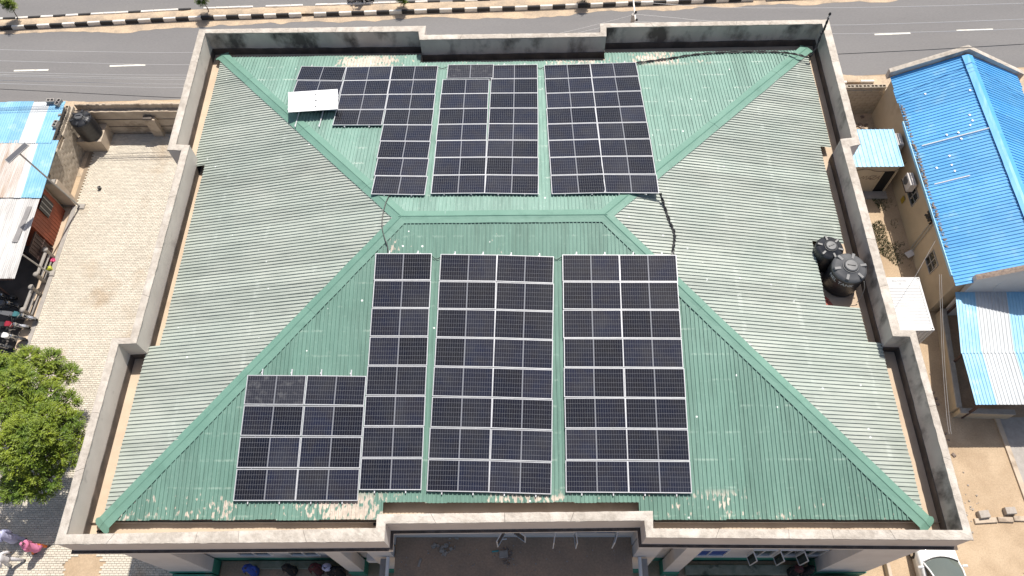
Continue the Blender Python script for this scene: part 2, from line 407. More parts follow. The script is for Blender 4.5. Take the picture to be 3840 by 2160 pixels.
for a, b_ in (((-33.499,21.575,0.000), (-31.181,21.610,0.000)), ((-27.141,21.894,0.000), (-24.750,21.952,0.000)), ((23.824,23.929,0.000), (26.208,24.016,0.000)), ((29.301,24.202,0.000), (31.733,24.271,0.000))):
    a = Vector(a); b_ = Vector(b_); a.z = b_.z = 0.011
    d = (b_ - a).normalized(); q = Vector((-d.y, d.x, 0)) * 0.065
    MB().add([a - q, b_ - q, b_ + q, a + q], [(0,1,2,3)]).build('lane_dash', M['roadpaint'], road)
# drifted sand along the kerb and along the road's near edge
def wob(x, s, k): return noise.noise((x * s, k, 0)) + 0.5 * noise.noise((x * s * 3.1, k, 4)) + 0.3 * noise.noise((x * s * 9, k, 9))
struct(band(lambda x: lerp_line(KERB, x) - 0.50 - 0.42 * wob(x, 0.18, 1.5) - 0.05, lambda x: lerp_line(KERB, x) + 0.06, 0.012, 0.25).build('sand_drift', M['verge']))
struct(band(lambda x: lerp_line(LOWER, x) - 6.0, lambda x: lerp_line(LOWER, x) + 0.32 * wob(x, 0.22, 7.3), 0.015, 0.25).build('roadside_verge', M['verge']))
# median: soil between two rows of painted kerb stones
def soil():
    b = MB(); V = []; F = []; n = 640; k = 5
    for i in range(n + 1):
        x = -80 + 0.25 * i
        for j in range(k):
            y = lerp_line(KERB, x) + 0.14 + 0.74 * j / (k - 1)
            V.append((x, y, 0.20 + 0.05 * math.sin(math.pi * j / (k - 1)) + 0.035 * noise.noise((x * 2, y * 3, 0))))
    for i in range(n):
        for j in range(k - 1): F.append((i*k+j, (i+1)*k+j, (i+1)*k+j+1, i*k+j+1))
    return b.add(V, F)
median = soil().build('median_strip', M['verge'])
struct(median)
kw = MB().bevbox((0,0,0.15), (0.845,0.16,0.30), 0.025).data('kerb_stone', M['kerbwhite'])
kb = MB().bevbox((0,0,0.15), (0.845,0.16,0.30), 0.025).data('kerb_stone', M['kerbblack'])
GAPS = ((-14.584,26.294,0.000)[0], (17.015,27.225,0.000)[0])
x = -44.0; i = 0
X0 = (-35.224,25.623,0.000)[0]; x = X0 - 0.866 * 6
while x < 30:
    y = lerp_line(KERB, x)
    a = math.atan2(lerp_line(KERB, x + 0.4) - lerp_line(KERB, x - 0.4), 0.8)
    if min(abs(x - q) for q in GAPS) > 0.5:
        link('kerb_stone', kb if i % 2 == 0 else kw, median, (x, y + 0.08, 0.0), (rnd.uniform(-.03,.03), 0, a + rnd.uniform(-.012,.012)))
    if rnd.random() < 0.85:
        link('kerb_stone', kw if (i % 2 or rnd.random() < 0.55) else kb, median, (x, y + 0.93, -0.02), (rnd.uniform(-.04,.04), 0, a + rnd.uniform(-.02,.02)))
    x += 0.866; i += 1

# paved yard west of the building
yard = MB().prism([(-26.25,-14),(-15.0,-14),(-15.0,16.0),(-26.5,16.0)], 0.0, 0.03).build('paved_yard', M['jointsand'])
struct(yard)
pav = []
row = 0; y = -13.0
while y < 15.9:
    x = -26.22 + (0.105 if row % 2 else 0.0)
    while x < -15.25:
        hx, hy = x + 0.1, y + 0.05
        dx, dy = hx + 20.05, hy + 9.75                # the patch of lifted pavers by the corner
        w_ = 0.95 - 0.25 * abs(math.floor(dy / 0.21)) * 0.9 if dy > 0 else 0.85
        hole = -3.2 < dy < 0.75 and abs(dx) < max(0.12, w_)
        if not hole: pav.append((hx, hy))
        x += 0.21
    y += 0.105; row += 1
pav.sort(key=lambda p: math.hypot(p[0] + 19.3, p[1] + 9.3))
pm = MB().bevbox((0,0,0.0), (0.197,0.092,0.06), 0.006).data('paver', M['paver'])
for hx, hy in pav[:300]:
    link('paver', pm, yard, (hx, hy, 0.045 + rnd.uniform(-.003,.004)), (rnd.uniform(-.015,.015), rnd.uniform(-.008,.008), rnd.uniform(-.02,.02)))
V = []; F = []
for hx, hy in pav[300:]:
    b = len(V); z = 0.075 + rnd.uniform(-.004,.004) + 0.012 * noise.noise((hx * 0.6, hy * 0.6, 0)); t = rnd.uniform(-.003,.003); a = rnd.uniform(-.02,.02)
    ca, sa = math.cos(a), math.sin(a)
    for zz, k in ((0.03, 1.0), (z - 0.006, 1.0), (z, 0.93)):
        for px, py in ((-.0985,-.046),(.0985,-.046),(.0985,.046),(-.0985,.046)):
            px *= k; py *= k
            V.append((hx + px * ca - py * sa, hy + px * sa + py * ca, zz + (t if py > 0 else -t)))
    for r_ in (0, 4):
        for k in range(4): F.append((b+r_+k, b+r_+(k+1) % 4, b+r_+4+(k+1) % 4, b+r_+4+k))
    F.append((b+8, b+9, b+10, b+11))
stuff(MB().add(V, F).build('paver_field', M['paver'], yard))
struct(MB().prism([(-21.0,-13),(-19.1,-13),(-19.1,-8.9),(-21.0,-8.9)], 0.03, 0.036).build('bare_sand_patch', M['dirt'], yard))
# kerb line between yard and parking strip
struct(MB().box((-26.22, -1.5, 0.045), (0.24, 24.0, 0.11)).build('yard_edging', M['concrete']))

# ================================================================ MAIN BUILDING
ZP = 9.70
P = [(-15.918,14.506,9.700), (-4.481,14.553,9.700), (-4.503,13.913,9.700), (4.271,13.923,9.700), (4.285,14.563,9.700), (15.624,14.636,9.700), (15.493,6.749,9.700), (15.006,6.619,9.700),
     (15.050,-2.491,9.700), (15.612,-2.511,9.700), (15.604,-10.349,9.700), (4.561,-10.267,9.700), (4.555,-9.695,9.700), (-4.473,-9.796,9.700), (-4.457,-10.396,9.700), (-15.874,-10.486,9.700),
     (-15.888,-2.654,9.700), (-15.177,-2.640,9.700), (-15.153,6.792,9.700), (-15.818,6.823,9.700)]
Q = [(-15.585,14.256,9.700), (-4.798,14.195,9.700), (-4.709,13.613,9.700), (4.533,13.679,9.700), (4.568,14.306,9.700), (15.271,14.363,9.700), (15.209,7.101,9.700), (14.680,7.032,9.700),
     (14.719,-2.723,9.700), (15.369,-2.749,9.700), (15.364,-10.048,9.700), (4.811,-9.989,9.700), (4.848,-9.398,9.700), (-4.768,-9.495,9.700), (-4.763,-9.968,9.700), (-15.587,-10.179,9.700),
     (-15.604,-2.897,9.700), (-14.899,-2.866,9.700), (-14.851,7.064,9.700), (-15.504,7.119,9.700)]
P = [Vector((p[0], p[1])) for p in P]; Q = [Vector((p[0], p[1])) for p in Q]
NPG = len(P)
def offset(poly, d):
    """grow a clockwise polygon outwards by d (mitred)"""
    out = []; n = len(poly)
    for i in range(n):
        a, b, c = poly[i-1], poly[i], poly[(i+1) % n]
        d1 = (b - a).normalized(); d2 = (c - b).normalized()
        n1 = Vector((-d1.y, d1.x)); n2 = Vector((-d2.y, d2.x))
        m_ = n1 + n2
        k = max(0.3, 1 + n1.dot(n2))
        out.append(b + m_ * (d / k))
    return out
bld = thing('main_building', 'long building with green hipped metal roof carrying solar panels behind a grey concrete parapet', 'building')

# parapet: outer painted face, inner plaster face
b = MB()
for i in range(NPG):
    j = (i + 1) % NPG
    n = max(1, int((P[j] - P[i]).length / 0.6))
    for k in range(n):
        a0, a1 = P[i].lerp(P[j], k / n), P[i].lerp(P[j], (k + 1) / n)
        b.add([(a0.x,a0.y,8.40),(a1.x,a1.y,8.40),(a1.x,a1.y,9.64),(a0.x,a0.y,9.64)], [(0,1,2,3)], 0)
        a0, a1 = Q[i].lerp(Q[j], k / n), Q[i].lerp(Q[j], (k + 1) / n)
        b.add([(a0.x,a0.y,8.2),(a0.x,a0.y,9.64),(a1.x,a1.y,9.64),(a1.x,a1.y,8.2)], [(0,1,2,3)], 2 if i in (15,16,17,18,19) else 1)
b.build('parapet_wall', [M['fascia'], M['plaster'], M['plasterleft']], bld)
# coping laid in uneven lengths
Po = offset(P, 0.012); Qi = [Q[i] + (Q[i] - P[i]) * 0.03 for i in range(NPG)]
for i in range(NPG):
    j = (i + 1) % NPG
    L = (P[j] - P[i]).length
    n = max(1, round(L / 2.3)); cuts = [0.0]
    for k in range(1, n): cuts.append((k + rnd.uniform(-.22, .22)) / n)
    cuts.append(1.0)
    for c0, c1 in zip(cuts, cuts[1:]):
        gap = 0.006 / L
        t0 = c0 + (gap if c0 > 0 else 0); t1 = c1 - (gap if c1 < 1 else 0)
        m_ = max(2, int((t1 - t0) * L / 0.12)); kx = 5
        V = []; F = []; jit = rnd.uniform(-.004, .004)
        for a in range(m_ + 1):
            t = t0 + (t1 - t0) * a / m_
            o_, q_ = Po[i].lerp(Po[j], t), Qi[i].lerp(Qi[j], t)
            e = 0 if a in (0, m_) else 1
            dirn = (q_ - o_).normalized()
            o_ = o_ - dirn * (0.010 * nz(o_.x, o_.y, 1, 4) * e); q_ = q_ + dirn * (0.014 * nz(q_.x, q_.y, 2, 4) * e)
            V += [(o_.x, o_.y, 9.635)]
            for c in range(kx):
                p = o_.lerp(q_, c / (kx - 1))
                edge = -0.010 if c in (0, kx - 1) else 0
                V.append((p.x, p.y, ZP + jit + edge + 0.012 * nz(p.x, p.y, 0, 5) + 0.007 * nz(p.x, p.y, 3, 14)))
            V += [(q_.x, q_.y, 9.635)]
        w_ = kx + 2
        for a in range(m_):
            for c in range(w_ - 1): F.append((a*w_+c, a*w_+c+1, (a+1)*w_+c+1, (a+1)*w_+c))
        F.append(tuple(range(w_))[::-1]); F.append(tuple(m_*w_ + c for c in range(w_)))
        MB().add(V, F).build('coping_block', M['coping'], bld)
# thin cement nib that runs along the outer edge of the coping
b = MB()
Pn = offset(P, 0.035)
for i in range(NPG):
    j = (i + 1) % NPG; L = (P[j] - P[i]).length; m_ = max(2, int(L / 0.09)); V = []; F = []
    for a in range(m_ + 1):
        t = a / m_; o_ = Po[i].lerp(Po[j], t); r_ = Pn[i].lerp(Pn[j], t)
        wv = 0.5 + 0.8 * nz(o_.x, o_.y, 5, 2.2) + 0.5 * nz(o_.x, o_.y, 8, 7)
        wv = min(1.2, max(0.05, wv)) if 0 < a < m_ else 0.6
        e = o_.lerp(r_, wv)
        V += [(o_.x, o_.y, 9.688), (e.x, e.y, 9.672), (e.x, e.y, 9.640), (o_.x, o_.y, 9.640)]
    for a in range(m_):
        for c in range(4): F.append((a*4+c, (a+1)*4+c, (a+1)*4+(c+1) % 4, a*4+(c+1) % 4))
    b.add(V, F)
b.build('coping_nib', M['coping'], bld)
# gutter floor, bitumen upstand, drains
MB().prism([(p.x, p.y) for p in [Q[i].lerp(P[i], 0.3) for i in range(NPG)]], 8.05, 8.25).build('gutter_floor', M['gutter'], bld)
b = MB(); n_in = offset(Q, -0.02)
for i in range(NPG):
    j = (i + 1) % NPG; L = (Q[j] - Q[i]).length; m_ = max(2, int(L / 0.25)); V = []; F = []
    for a in range(m_ + 1):
        t = a / m_; o_ = n_in[i].lerp(n_in[j], t); q_ = Q[i].lerp(Q[j], t)
        h = 8.66 + 0.03 * nz(o_.x, o_.y, 4, 1.5) + 0.012 * nz(o_.x, o_.y, 4, 8)
        V += [(o_.x, o_.y, 8.245), (o_.x, o_.y, h), (q_.x, q_.y, h + 0.008)]
    for a in range(m_):
        for c in range(2): F.append((a*3+c, a*3+c+1, (a+1)*3+c+1, (a+1)*3+c))
    b.add(V, F)
b.build('bitumen_upstand', M['bitumen'], bld)
# gully pipes at the front corners and beside the centre recess
for u in ((-15.230,-9.800,8.300), (-15.083,-9.800,8.300), (14.812,-9.495,8.300), (-5.092,-9.551,8.300)):
    MB().lathe([(0.055,0),(0.055,0.10),(0.042,0.10),(0.042,0.02)], n=12).build('drain_pipe', M['cable'], bld, (u[0], u[1], 8.25))
# plaster patch on the left parapet's inner face
# storey ledge under the fascia and walls below
Lo = offset(P, 0.11)
b = MB()
for i in range(NPG):
    j = (i + 1) % NPG
    b.add([(P[i].x,P[i].y,8.40),(P[j].x,P[j].y,8.40),(Lo[j].x,Lo[j].y,8.385),(Lo[i].x,Lo[i].y,8.385)], [(0,3,2,1)], 1)
    b.add([(Lo[i].x,Lo[i].y,8.385),(Lo[j].x,Lo[j].y,8.385),(Lo[j].x,Lo[j].y,8.28),(Lo[i].x,Lo[i].y,8.28)], [(0,1,2,3)], 0)
    b.add([(Lo[i].x,Lo[i].y,8.28),(Lo[j].x,Lo[j].y,8.28),(P[j].x,P[j].y,8.28),(P[i].x,P[i].y,8.28)], [(0,1,2,3)], 0)
b.build('ledge', [M['wallpaint'], M['ledgedirt']], bld)
YW, YR = -9.50, -9.20
B = [p.copy() for p in offset(P, -0.06)]
B[10].y = B[11].y = YW; B[14].y = B[15].y = YW; B[11].x = B[12].x = 4.78; B[13].x = B[14].x = -5.0; B[12].y = B[13].y = YR
ws = MB()
for i in range(NPG):
    j = (i + 1) % NPG
    for z0, z1, mi in ((0.0, 0.85, 1), (0.85, 8.40, 0)):
        if (B[j] - B[i]).length < 0.01: continue
        ws.add([(B[i].x,B[i].y,z0),(B[j].x,B[j].y,z0),(B[j].x,B[j].y,z1),(B[i].x,B[i].y,z1)], [(0,1,2,3)], mi)
ws.build('wall', [M['wallpaint'], M['greenpaint']], bld)
# veranda pillars on green plinths
for x0, x1, y0, d in ((-15.63,-13.72,-10.10,0.55), (-7.52,-6.86,-10.10,0.5), (-5.95,-5.02,-9.98,0.4), (4.80,5.72,-9.98,0.4), (6.52,7.20,-10.10,0.5), (13.3,15.45,-10.10,0.55)):
    MB().bevbox(((x0+x1)/2, y0 + d/2, 4.53), (x1-x0, d, 7.30), 0.01).build('pillar', M['wallpaint'], bld)
    MB().bevbox(((x0+x1)/2, y0 + d/2 - 0.02, 0.44), (x1-x0+0.06, d+0.06, 0.86), 0.01).build('pillar_base', M['greenpaint'], bld)
MB().prism([(-13.6,-11.6),(-7.6,-11.6),(-7.6,-9.55),(-13.6,-9.55)], 0.0, 0.15).build('veranda_floor', M['slabdirt'], bld)
MB().prism([(7.3,-11.6),(13.2,-11.6),(13.2,-9.55),(7.3,-9.55)], 0.0, 0.15).build('veranda_floor', M['slabdirt'], bld)
MB().bevbox((10.3,-9.93,0.24), (5.4,0.42,0.20), 0.02).build('veranda_kerb', M['moss'], bld)
for x_ in (8.3, 9.6, 10.9): MB().bevbox((x_,-10.22,0.20), (1.2,0.10,0.14), 0.02).build('veranda_kerb', M['moss'], bld)
MB().bevbox((-10.0,-9.72,0.24), (4.6,0.36,0.18), 0.02).build('veranda_kerb', M['moss'], bld)
MB().bevbox((14.0,-10.9,0.66), (1.7,0.9,1.32), 0.02).build('green_plinth', M['greenpaint'], bld)
MB().bevbox((-14.6,-10.5,0.42), (1.8,0.6,0.84), 0.02).build('green_plinth', M['greenpaint'], bld)
# porch slab in the centre recess, with drain rails at both sides
slab = MB().prism([(-4.98,-13.5),(4.76,-13.5),(4.76,YR+0.02),(-4.98,YR+0.02)], 3.75, 4.0)
slab.build('porch_slab', M['slabdirt'], bld)
for x0, x1 in ((-5.26,-5.24), (5.06,5.05)):
    MB().tube([(x0,-10.0,4.06),(x1,-13.4,4.06)], 0.075, 8).build('white_pipe', M['white'], bld)
    MB().box(((x0-0.16 if x0 < 0 else x0+0.16), -11.8, 3.93), (0.30, 3.5, 0.2)).build('porch_edge_beam', M['concrete'], bld)
# windows
def window(parent, c, w_, h_, nrm='S', sash=None, bars=1, mframe='white', mglass='glass', name='window'):
    """framed window on a wall facing S (-y), W (-x) or E (+x); sash = list of (hinge side, angle) for leaves left open"""
    f = MB(); t = 0.045
    f.box((0,0,h_/2 - t/2), (w_, 0.07, t)).box((0,0,-h_/2 + t/2), (w_, 0.09, t))
    for sx in (-1, 1): f.box((sx * (w_/2 - t/2), 0, 0), (t, 0.07, h_ - 2*t))
    for k in range(1, bars + 1): f.box((-w_/2 + w_ * k / (bars + 1), 0, 0), (0.04, 0.06, h_ - 2*t))
    rz = {'S': 0.0, 'W': -math.pi/2, 'E': math.pi/2}[nrm]
    o = f.build(name, M[mframe], parent, c, (0,0,rz))
    MB().box((0, 0.02, 0), (w_ - 2*t, 0.02, h_ - 2*t)).build('pane', M[mglass], o)
    for side, ang, sw in (sash or []):
        s_ = MB(); sg = 1 if side == 'L' else -1
        s_.box((sg*sw/2, 0, h_/2 - 0.06), (sw, 0.04, 0.036)).box((sg*sw/2, 0, -h_/2 + 0.06), (sw, 0.04, 0.036))
        s_.box((sg*0.018, 0, 0), (0.036, 0.04, h_ - 0.17)).box((sg*(sw-0.018), 0, 0), (0.036, 0.04, h_ - 0.17))
        s_.add([(sg*0.05,0.0,-h_/2+0.08),(sg*(sw-0.05),0.0,-h_/2+0.08),(sg*(sw-0.05),0.0,h_/2-0.08),(sg*0.05,0.0,h_/2-0.08)], [(0,1,2,3)], 1)
        s_.build('window_sash', [M[mframe], M[mglass]], o, (-sg*w_/2, -0.05, 0), (0, 0, -sg*ang))
    return o
for x_, w_ in ((-12.35,0.0), (-11.55,1.5), (-9.35,1.3)):
    if w_: window(bld, (x_, YW - 0.02, 2.25), w_, 1.3, 'S')
window(bld, (8.35, YW - 0.02, 2.25), 1.5, 1.3, 'S', mglass='bluepaint')
for x_ in (10.6, 11.75, 12.75): window(bld, (x_, YW - 0.02, 2.25), 1.05, 1.3, 'S', [('L', R(76), 0.42)])
for x_, sl in ((-3.65,None), (-1.25,[('R',R(60),0.62)]), (0.75,[('L',R(35),0.62),('R',R(80),0.6)]), (3.2,[('L',R(85),0.6),('R',R(70),0.62)])):
    window(bld, (x_, YR - 0.02, 5.75), 1.7, 1.3, 'S', sl)
# sashes standing open on the right-hand wall, seen past the parapet
window(bld, (B[10].x + 0.03, -7.9, 7.68), 1.6, 1.1, 'E', [('R', R(30), 1.55)], mglass='greyplastic')
window(bld, (B[6].x + 0.03, 9.3, 7.68), 1.6, 1.1, 'E', [('R', R(32), 1.45)], mglass='greyplastic')
tag(MB().box((0,0,0.28), (0.85,0.32,0.56)).box((0.1,-0.165,0.28),(0.5,0.012,0.46)).build('air_conditioner', M['white'], None, (-6.05,-9.72,1.85)),
    'white air conditioner box under the front ledge beside the porch recess', 'air conditioner')

# ---------------------------------------------------------------- hipped roof
ZR, ZE, RY, RX0, RX1 = 10.752, 8.655, 2.292, -4.625, 3.716
EX0, EX1, EY0, EY1 = -14.892, 14.633, -9.536, 13.665
kS, kN = (ZR-ZE)/(RY-EY0), (ZR-ZE)/(EY1-RY)
kW, kE = (ZR-ZE)/(RX0-EX0), (ZR-ZE)/(EX1-RX1)
ZF = dict(S=lambda x, y: ZR - (RY - y) * kS, N=lambda x, y: ZR - (y - RY) * kN, W=lambda x, y: ZR - (RX0 - x) * kW, E=lambda x, y: ZR - (x - RX1) * kE)
def clampf(v, a, c): return max(a, min(c, v))
def topS(x): return RY if RX0 <= x <= RX1 else (RY - (RX0 - x) * (RY-EY0)/(RX0-EX0) if x < RX0 else RY - (x - RX1) * (RY-EY0)/(EX1-RX1))
def topN(x): return RY if RX0 <= x <= RX1 else (RY + (RX0 - x) * (EY1-RY)/(RX0-EX0) if x < RX0 else RY + (x - RX1) * (EY1-RY)/(EX1-RX1))
def topW(y): return RX0 - ((RY - y) * (RX0-EX0)/(RY-EY0) if y < RY else (y - RY) * (RX0-EX0)/(EY1-RY))
def topE(y): return RX1 + ((RY - y) * (EX1-RX1)/(RY-EY0) if y < RY else (y - RY) * (EX1-RX1)/(EY1-RY))
def eaveS(x): return -8.88 if -4.93 < x < 4.64 else -9.47
def eaveN(x): return 12.96 if -4.86 < x < 4.53 else 13.60
def eaveW(y): return -14.42 if -2.87 < y < 7.0 else -15.0
def eaveE(y): return 12.70 if -0.74 < y < 2.03 else (14.14 if -2.5 < y < 7.2 else 14.70)
PITCH, NRIB, RH = 0.155, 5, 0.047
PROF = [(0.0,0.0),(0.050,0.0),(0.058,1.0),(0.094,1.0),(0.102,0.0)]
def slope(face, mt, s0, s1, top, eave, along_x):
    e = bpy.data.objects.new('roof_slope', None); C.objects.link(e); e.parent = bld
    nsheet = int(round((s1 - s0) / (PITCH * NRIB)))
    pw_ = (s1 - s0) / nsheet / NRIB
    for k in range(nsheet):
        sec = []
        for r_ in range(NRIB):
            for o_, h in PROF: sec.append((s0 + (k*NRIB + r_) * pw_ + o_, h, r_))
        sec.append((s0 + (k+1)*NRIB*pw_ + 0.004, 0.0, NRIB))
        zo = rnd.uniform(-.002, .002); n = 14; V = []; F = []; m_ = len(sec)
        ph = rnd.uniform(0, 99); ej = rnd.uniform(-.02, .02)
        smid = s0 + (k + 0.5) * NRIB * pw_
        for a in range(n + 1):
            for (s_, h, r_) in sec:
                sq = clampf(s_, s0, s1)
                t0 = top(sq); t1 = eave(smid) + (ej if eave(smid) > t0 else -ej)
                if (eave(sq) - t0) * (t1 - t0) <= 0: t1 = t0
                if abs(t1 - t0) < 0.01: t1 = t0 + (0.01 if t1 >= t0 else -0.01)
                d = a / n
                t = t0 + (t1 - t0) * d
                x, y = (sq, t) if along_x else (t, sq)
                wob_ = 0.045 * nz(x * 0.16, y * 0.16, 11) + 0.006 * nz(t * 0.5, r_ * 3.1, ph)
                dent = 0.007 * nz(x * 0.8, y * 0.8, 3) + 0.004 * nz(t * 1.7, r_ * 5.0 + ph, 8)
                z = ZF[face](x, y) + zo + dent + RH * h * (0.9 + 0.25 * nz(t * 0.6, r_ * 2.0 + ph, 1)) + 0.0015 * r_ / NRIB
                V.append((x + wob_, y, z) if along_x else (x, y + wob_, z))
        for a in range(n):
            for c in range(m_ - 1): F.append((a*m_+c, a*m_+c+1, (a+1)*m_+c+1, (a+1)*m_+c))
        MB().add(V, F).build('roof_sheet', mt, e)
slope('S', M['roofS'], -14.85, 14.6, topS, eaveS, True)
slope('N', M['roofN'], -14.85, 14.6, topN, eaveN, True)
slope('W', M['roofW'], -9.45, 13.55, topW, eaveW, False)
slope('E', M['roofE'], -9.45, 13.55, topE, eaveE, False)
# ridge and hip flashings in overlapping lengths
def flashing(A, Bp, fl, fr, name, wd=0.30, flare=False):
    A = Vector(A); Bp = Vector(Bp); d = (Bp - A); L = d.length; d.normalize()
    lf = Vector((-d.y, d.x))
    n = max(1, round(L / 2.6)); root = None
    cs = [(-1.0,-0.012),(-0.985,0.0),(-0.45,0.004),(-0.10,0.012),(0.0,0.034),(0.10,0.012),(0.45,0.004),(0.985,0.0),(1.0,-0.012)]
    e = bpy.data.objects.new(name, None); C.objects.link(e); e.parent = bld
    for k in range(n):
        a0 = L * k / n - (0.08 if k else 0.0); a1 = L * (k + 1) / n
        st = [a0 + (a1 - a0) * q / 9 for q in range(10)]
        last = flare and k == n - 1
        if last: st = st[:-1] + [L - 0.16, L + 0.02, L + 0.12, L + 0.22, L + 0.27]
        V = []; F = []
        for a in st:
            kk = 1.0; drop = 0.0
            if last and a > L + 0.1: kk = {0.12: 1.30, 0.22: 1.22, 0.27: 0.85}[round(a - L, 2)]; drop = (a - L) * 0.25
            for (o_, h) in cs:
                wv = wd * kk * (1 + 0.05 * nz(a * 0.9, o_, k))
                q_ = A + d * a + lf * (o_ * wv)
                zf = max if False else None
                z = (ZF[fl](q_.x, q_.y) if o_ > 0 else ZF[fr](q_.x, q_.y))
                z = min(ZF[fl](q_.x, q_.y), ZF[fr](q_.x, q_.y)) if abs(o_) > 0.02 else z
                z += 0.050 + h + 0.007 * (k % 2) + 0.007 * nz(a * 1.6, o_ * 2.5, k + 5) - drop
                V.append((q_.x, q_.y, z))
        m_ = len(cs)
        for i_ in range(len(st) - 1):
            for c in range(m_ - 1): F.append((i_*m_+c, (i_+1)*m_+c, (i_+1)*m_+c+1, i_*m_+c+1))
        MB().add(V, F).build('flashing_piece', M['capgreen'], e)
flashing((RX0, RY), (EX0, EY0), 'S', 'W', 'hip_flashing', flare=True)
flashing((RX0, RY), (EX0, EY1), 'W', 'N', 'hip_flashing', flare=True)
flashing((RX1, RY), (EX1, EY0), 'E', 'S', 'hip_flashing', flare=True)
flashing((RX1, RY), (EX1, EY1), 'N', 'E', 'hip_flashing', flare=True)
flashing((RX0 - 0.12, RY), (RX1 + 0.12, RY), 'N', 'S', 'ridge_flashing', 0.31)
# dark lining under the eaves so the loft reads as a closed space
MB().prism([(-13.9,-8.6),(13.9,-8.6),(13.9,12.7),(-13.9,12.7)], 8.26, 8.30).build('loft_floor', M['gutter'], bld)

# ================================================================ SOLAR PANELS
PW, PH = 2.278, 1.134
fr = MB(); t = 0.022
fr.box((0, PH/2 - t/2, -0.0175), (PW, t, 0.035)).box((0, -PH/2 + t/2, -0.0175), (PW, t, 0.035))
fr.box((-PW/2 + t/2, 0, -0.0175), (t, PH - 2*t, 0.035)).box((PW/2 - t/2, 0, -0.0175), (t, PH - 2*t, 0.035))
FRAME = fr.data('frame', M['alu'])
BACK = MB().box((0,0,-0.010), (PW - 2*t + 0.004, PH - 2*t + 0.004, 0.008)).data('backsheet', M['back'])
def cell_mesh(mt):
    """72 half cells, each its own raised tile"""
    b = MB(); cw = (PW/2 - t - 0.035) / 12; chh = (PH - 2*t - 0.024) / 6
    for i in range(12):
        for j in range(6):
            x = -cw * 6 + cw * (i + 0.5); y = -chh * 3 + chh * (j + 0.5)
            a, c = cw/2 - 0.0028, chh/2 - 0.0042
            b.add([(x-a,y-c,-0.003),(x+a,y-c,-0.003),(x+a,y+c,-0.003),(x-a,y+c,-0.003)], [(0,1,2,3)])
    return b.data('cell_half', mt)
CELLS = cell_mesh(M['cell']); CELLD = cell_mesh(M['celldust'])
ORD = ['first','second','third','fourth','fifth','sixth','seventh','eighth']
def panel(c, ux, vy, label, dusty=False, group='solar panels on the green roof'):
    """c = centre on top, ux = unit vector along the long side, vy = unit vector across it (up in the picture)"""
    n = ux.cross(vy).normalized(); vy = n.cross(ux)
    mtx = Matrix((ux, vy, n)).transposed().to_4x4(); mtx.translation = c
    o = thing('solar_panel', label, 'solar panel', group=group)
    o.matrix_world = mtx
    link('frame', FRAME, o); link('backsheet', BACK, o)
    for s_ in (-1, 1):
        link('cell_half', CELLD if dusty else CELLS, o, (s_ * (PW/4 - t/2 + 0.004), 0, 0))
    return o
def column(tl, tr, bl, br, rows, face, label, skip=(), dusty=(), first=0):
    tl, tr, bl, br = Vector(tl), Vector(tr), Vector(bl), Vector(br)
    # roof-plane frame: every panel keeps its true size, the four corners only place the column
    for r_ in range(rows):
        if r_ in skip: continue
        f = (r_ + 0.5) / rows
        L = tl.lerp(bl, f); Rr = tr.lerp(br, f); c = (L + Rr) / 2
        ux = (Rr - L).normalized(); vy = ((tl + tr) - (bl + br)).normalized()
        ux = Vector((ux.x, ux.y, ux.z * 0.5)).normalized()
        vy = (vy - ux * vy.dot(ux)).normalized()
        up = ux.cross(vy)
        c = c + up * rnd.uniform(-.006, .006) + ux * rnd.uniform(-.012, .012)
        a = rnd.uniform(-.0035, .0035); ux = (ux + vy * a).normalized()
        tl_ = rnd.uniform(-.004, .004); vy2 = (vy + up * tl_).normalized()
        panel(c, ux, vy2, label(r_), r_ in dusty)
def front(nm): return lambda r_: '%s solar panel below the ridge, %s' % (ORD[r_], nm)
def rear(nm, n=8): return lambda r_: '%s solar panel beyond the ridge, %s' % (ORD[n - 1 - r_], nm)
O_ = 0.15
column((-5.572,0.656,10.612), (-3.282,0.626,10.607), (-5.643,-8.483,8.992), (-3.366,-8.486,8.991), 8, 'S', front('the single column beside the lower left block'))
column((-2.922,0.601,10.602), (-0.662,0.555,10.594), (-3.185,-8.522,8.985), (-0.911,-8.572,8.976), 8, 'S', front('the left column of the front middle block'))
column((-0.662,0.555,10.594), (1.609,0.459,10.577), (-0.911,-8.572,8.976), (1.370,-8.645,8.963), 8, 'S', front('the right column of the front middle block'))
column((1.957,0.540,10.591), (4.225,0.513,10.587), (1.892,-8.576,8.975), (4.172,-8.588,8.973), 8, 'S', front('the left column of the front right block'))
column((4.225,0.513,10.587), (6.500,0.495,10.583), (4.172,-8.588,8.973), (6.446,-8.618,8.968), 8, 'S', front('the right column of the front right block'))
lowl = lambda nm: (lambda r_: '%s solar panel from the top, %s column of the lower left block' % (ORD[r_], nm))
ll = lowl('left'); lr = lowl('right')
column((-10.216,-4.236,9.745), (-7.944,-4.261,9.740), (-10.257,-8.857,8.925), (-7.943,-8.860,8.925), 4, 'S', lambda r_: ll(r_) if r_ else 'dust-filmed solar panel at the top left corner of the lower left block', dusty=(0,))
column((-7.944,-4.261,9.740), (-5.647,-4.301,9.733), (-7.943,-8.860,8.925), (-5.656,-8.857,8.925), 4, 'S', lr)
column((-10.708,12.627,8.996), (-8.365,12.505,9.019), (-10.649,9.156,9.636), (-8.396,9.118,9.643), 3, 'N',
       lambda r_: ['dark solar panel at the far left corner of the rear left block', 'dark solar panel just beyond the upturned white panel', 'solar panel almost hidden under the upturned white panel'][r_])
column((-8.365,12.505,9.019), (-6.084,12.526,9.015), (-8.361,8.041,9.842), (-6.081,8.004,9.849), 4, 'N',
       lambda r_: '%s solar panel from the rear eave, four-panel column beside the upturned one' % ORD[r_])
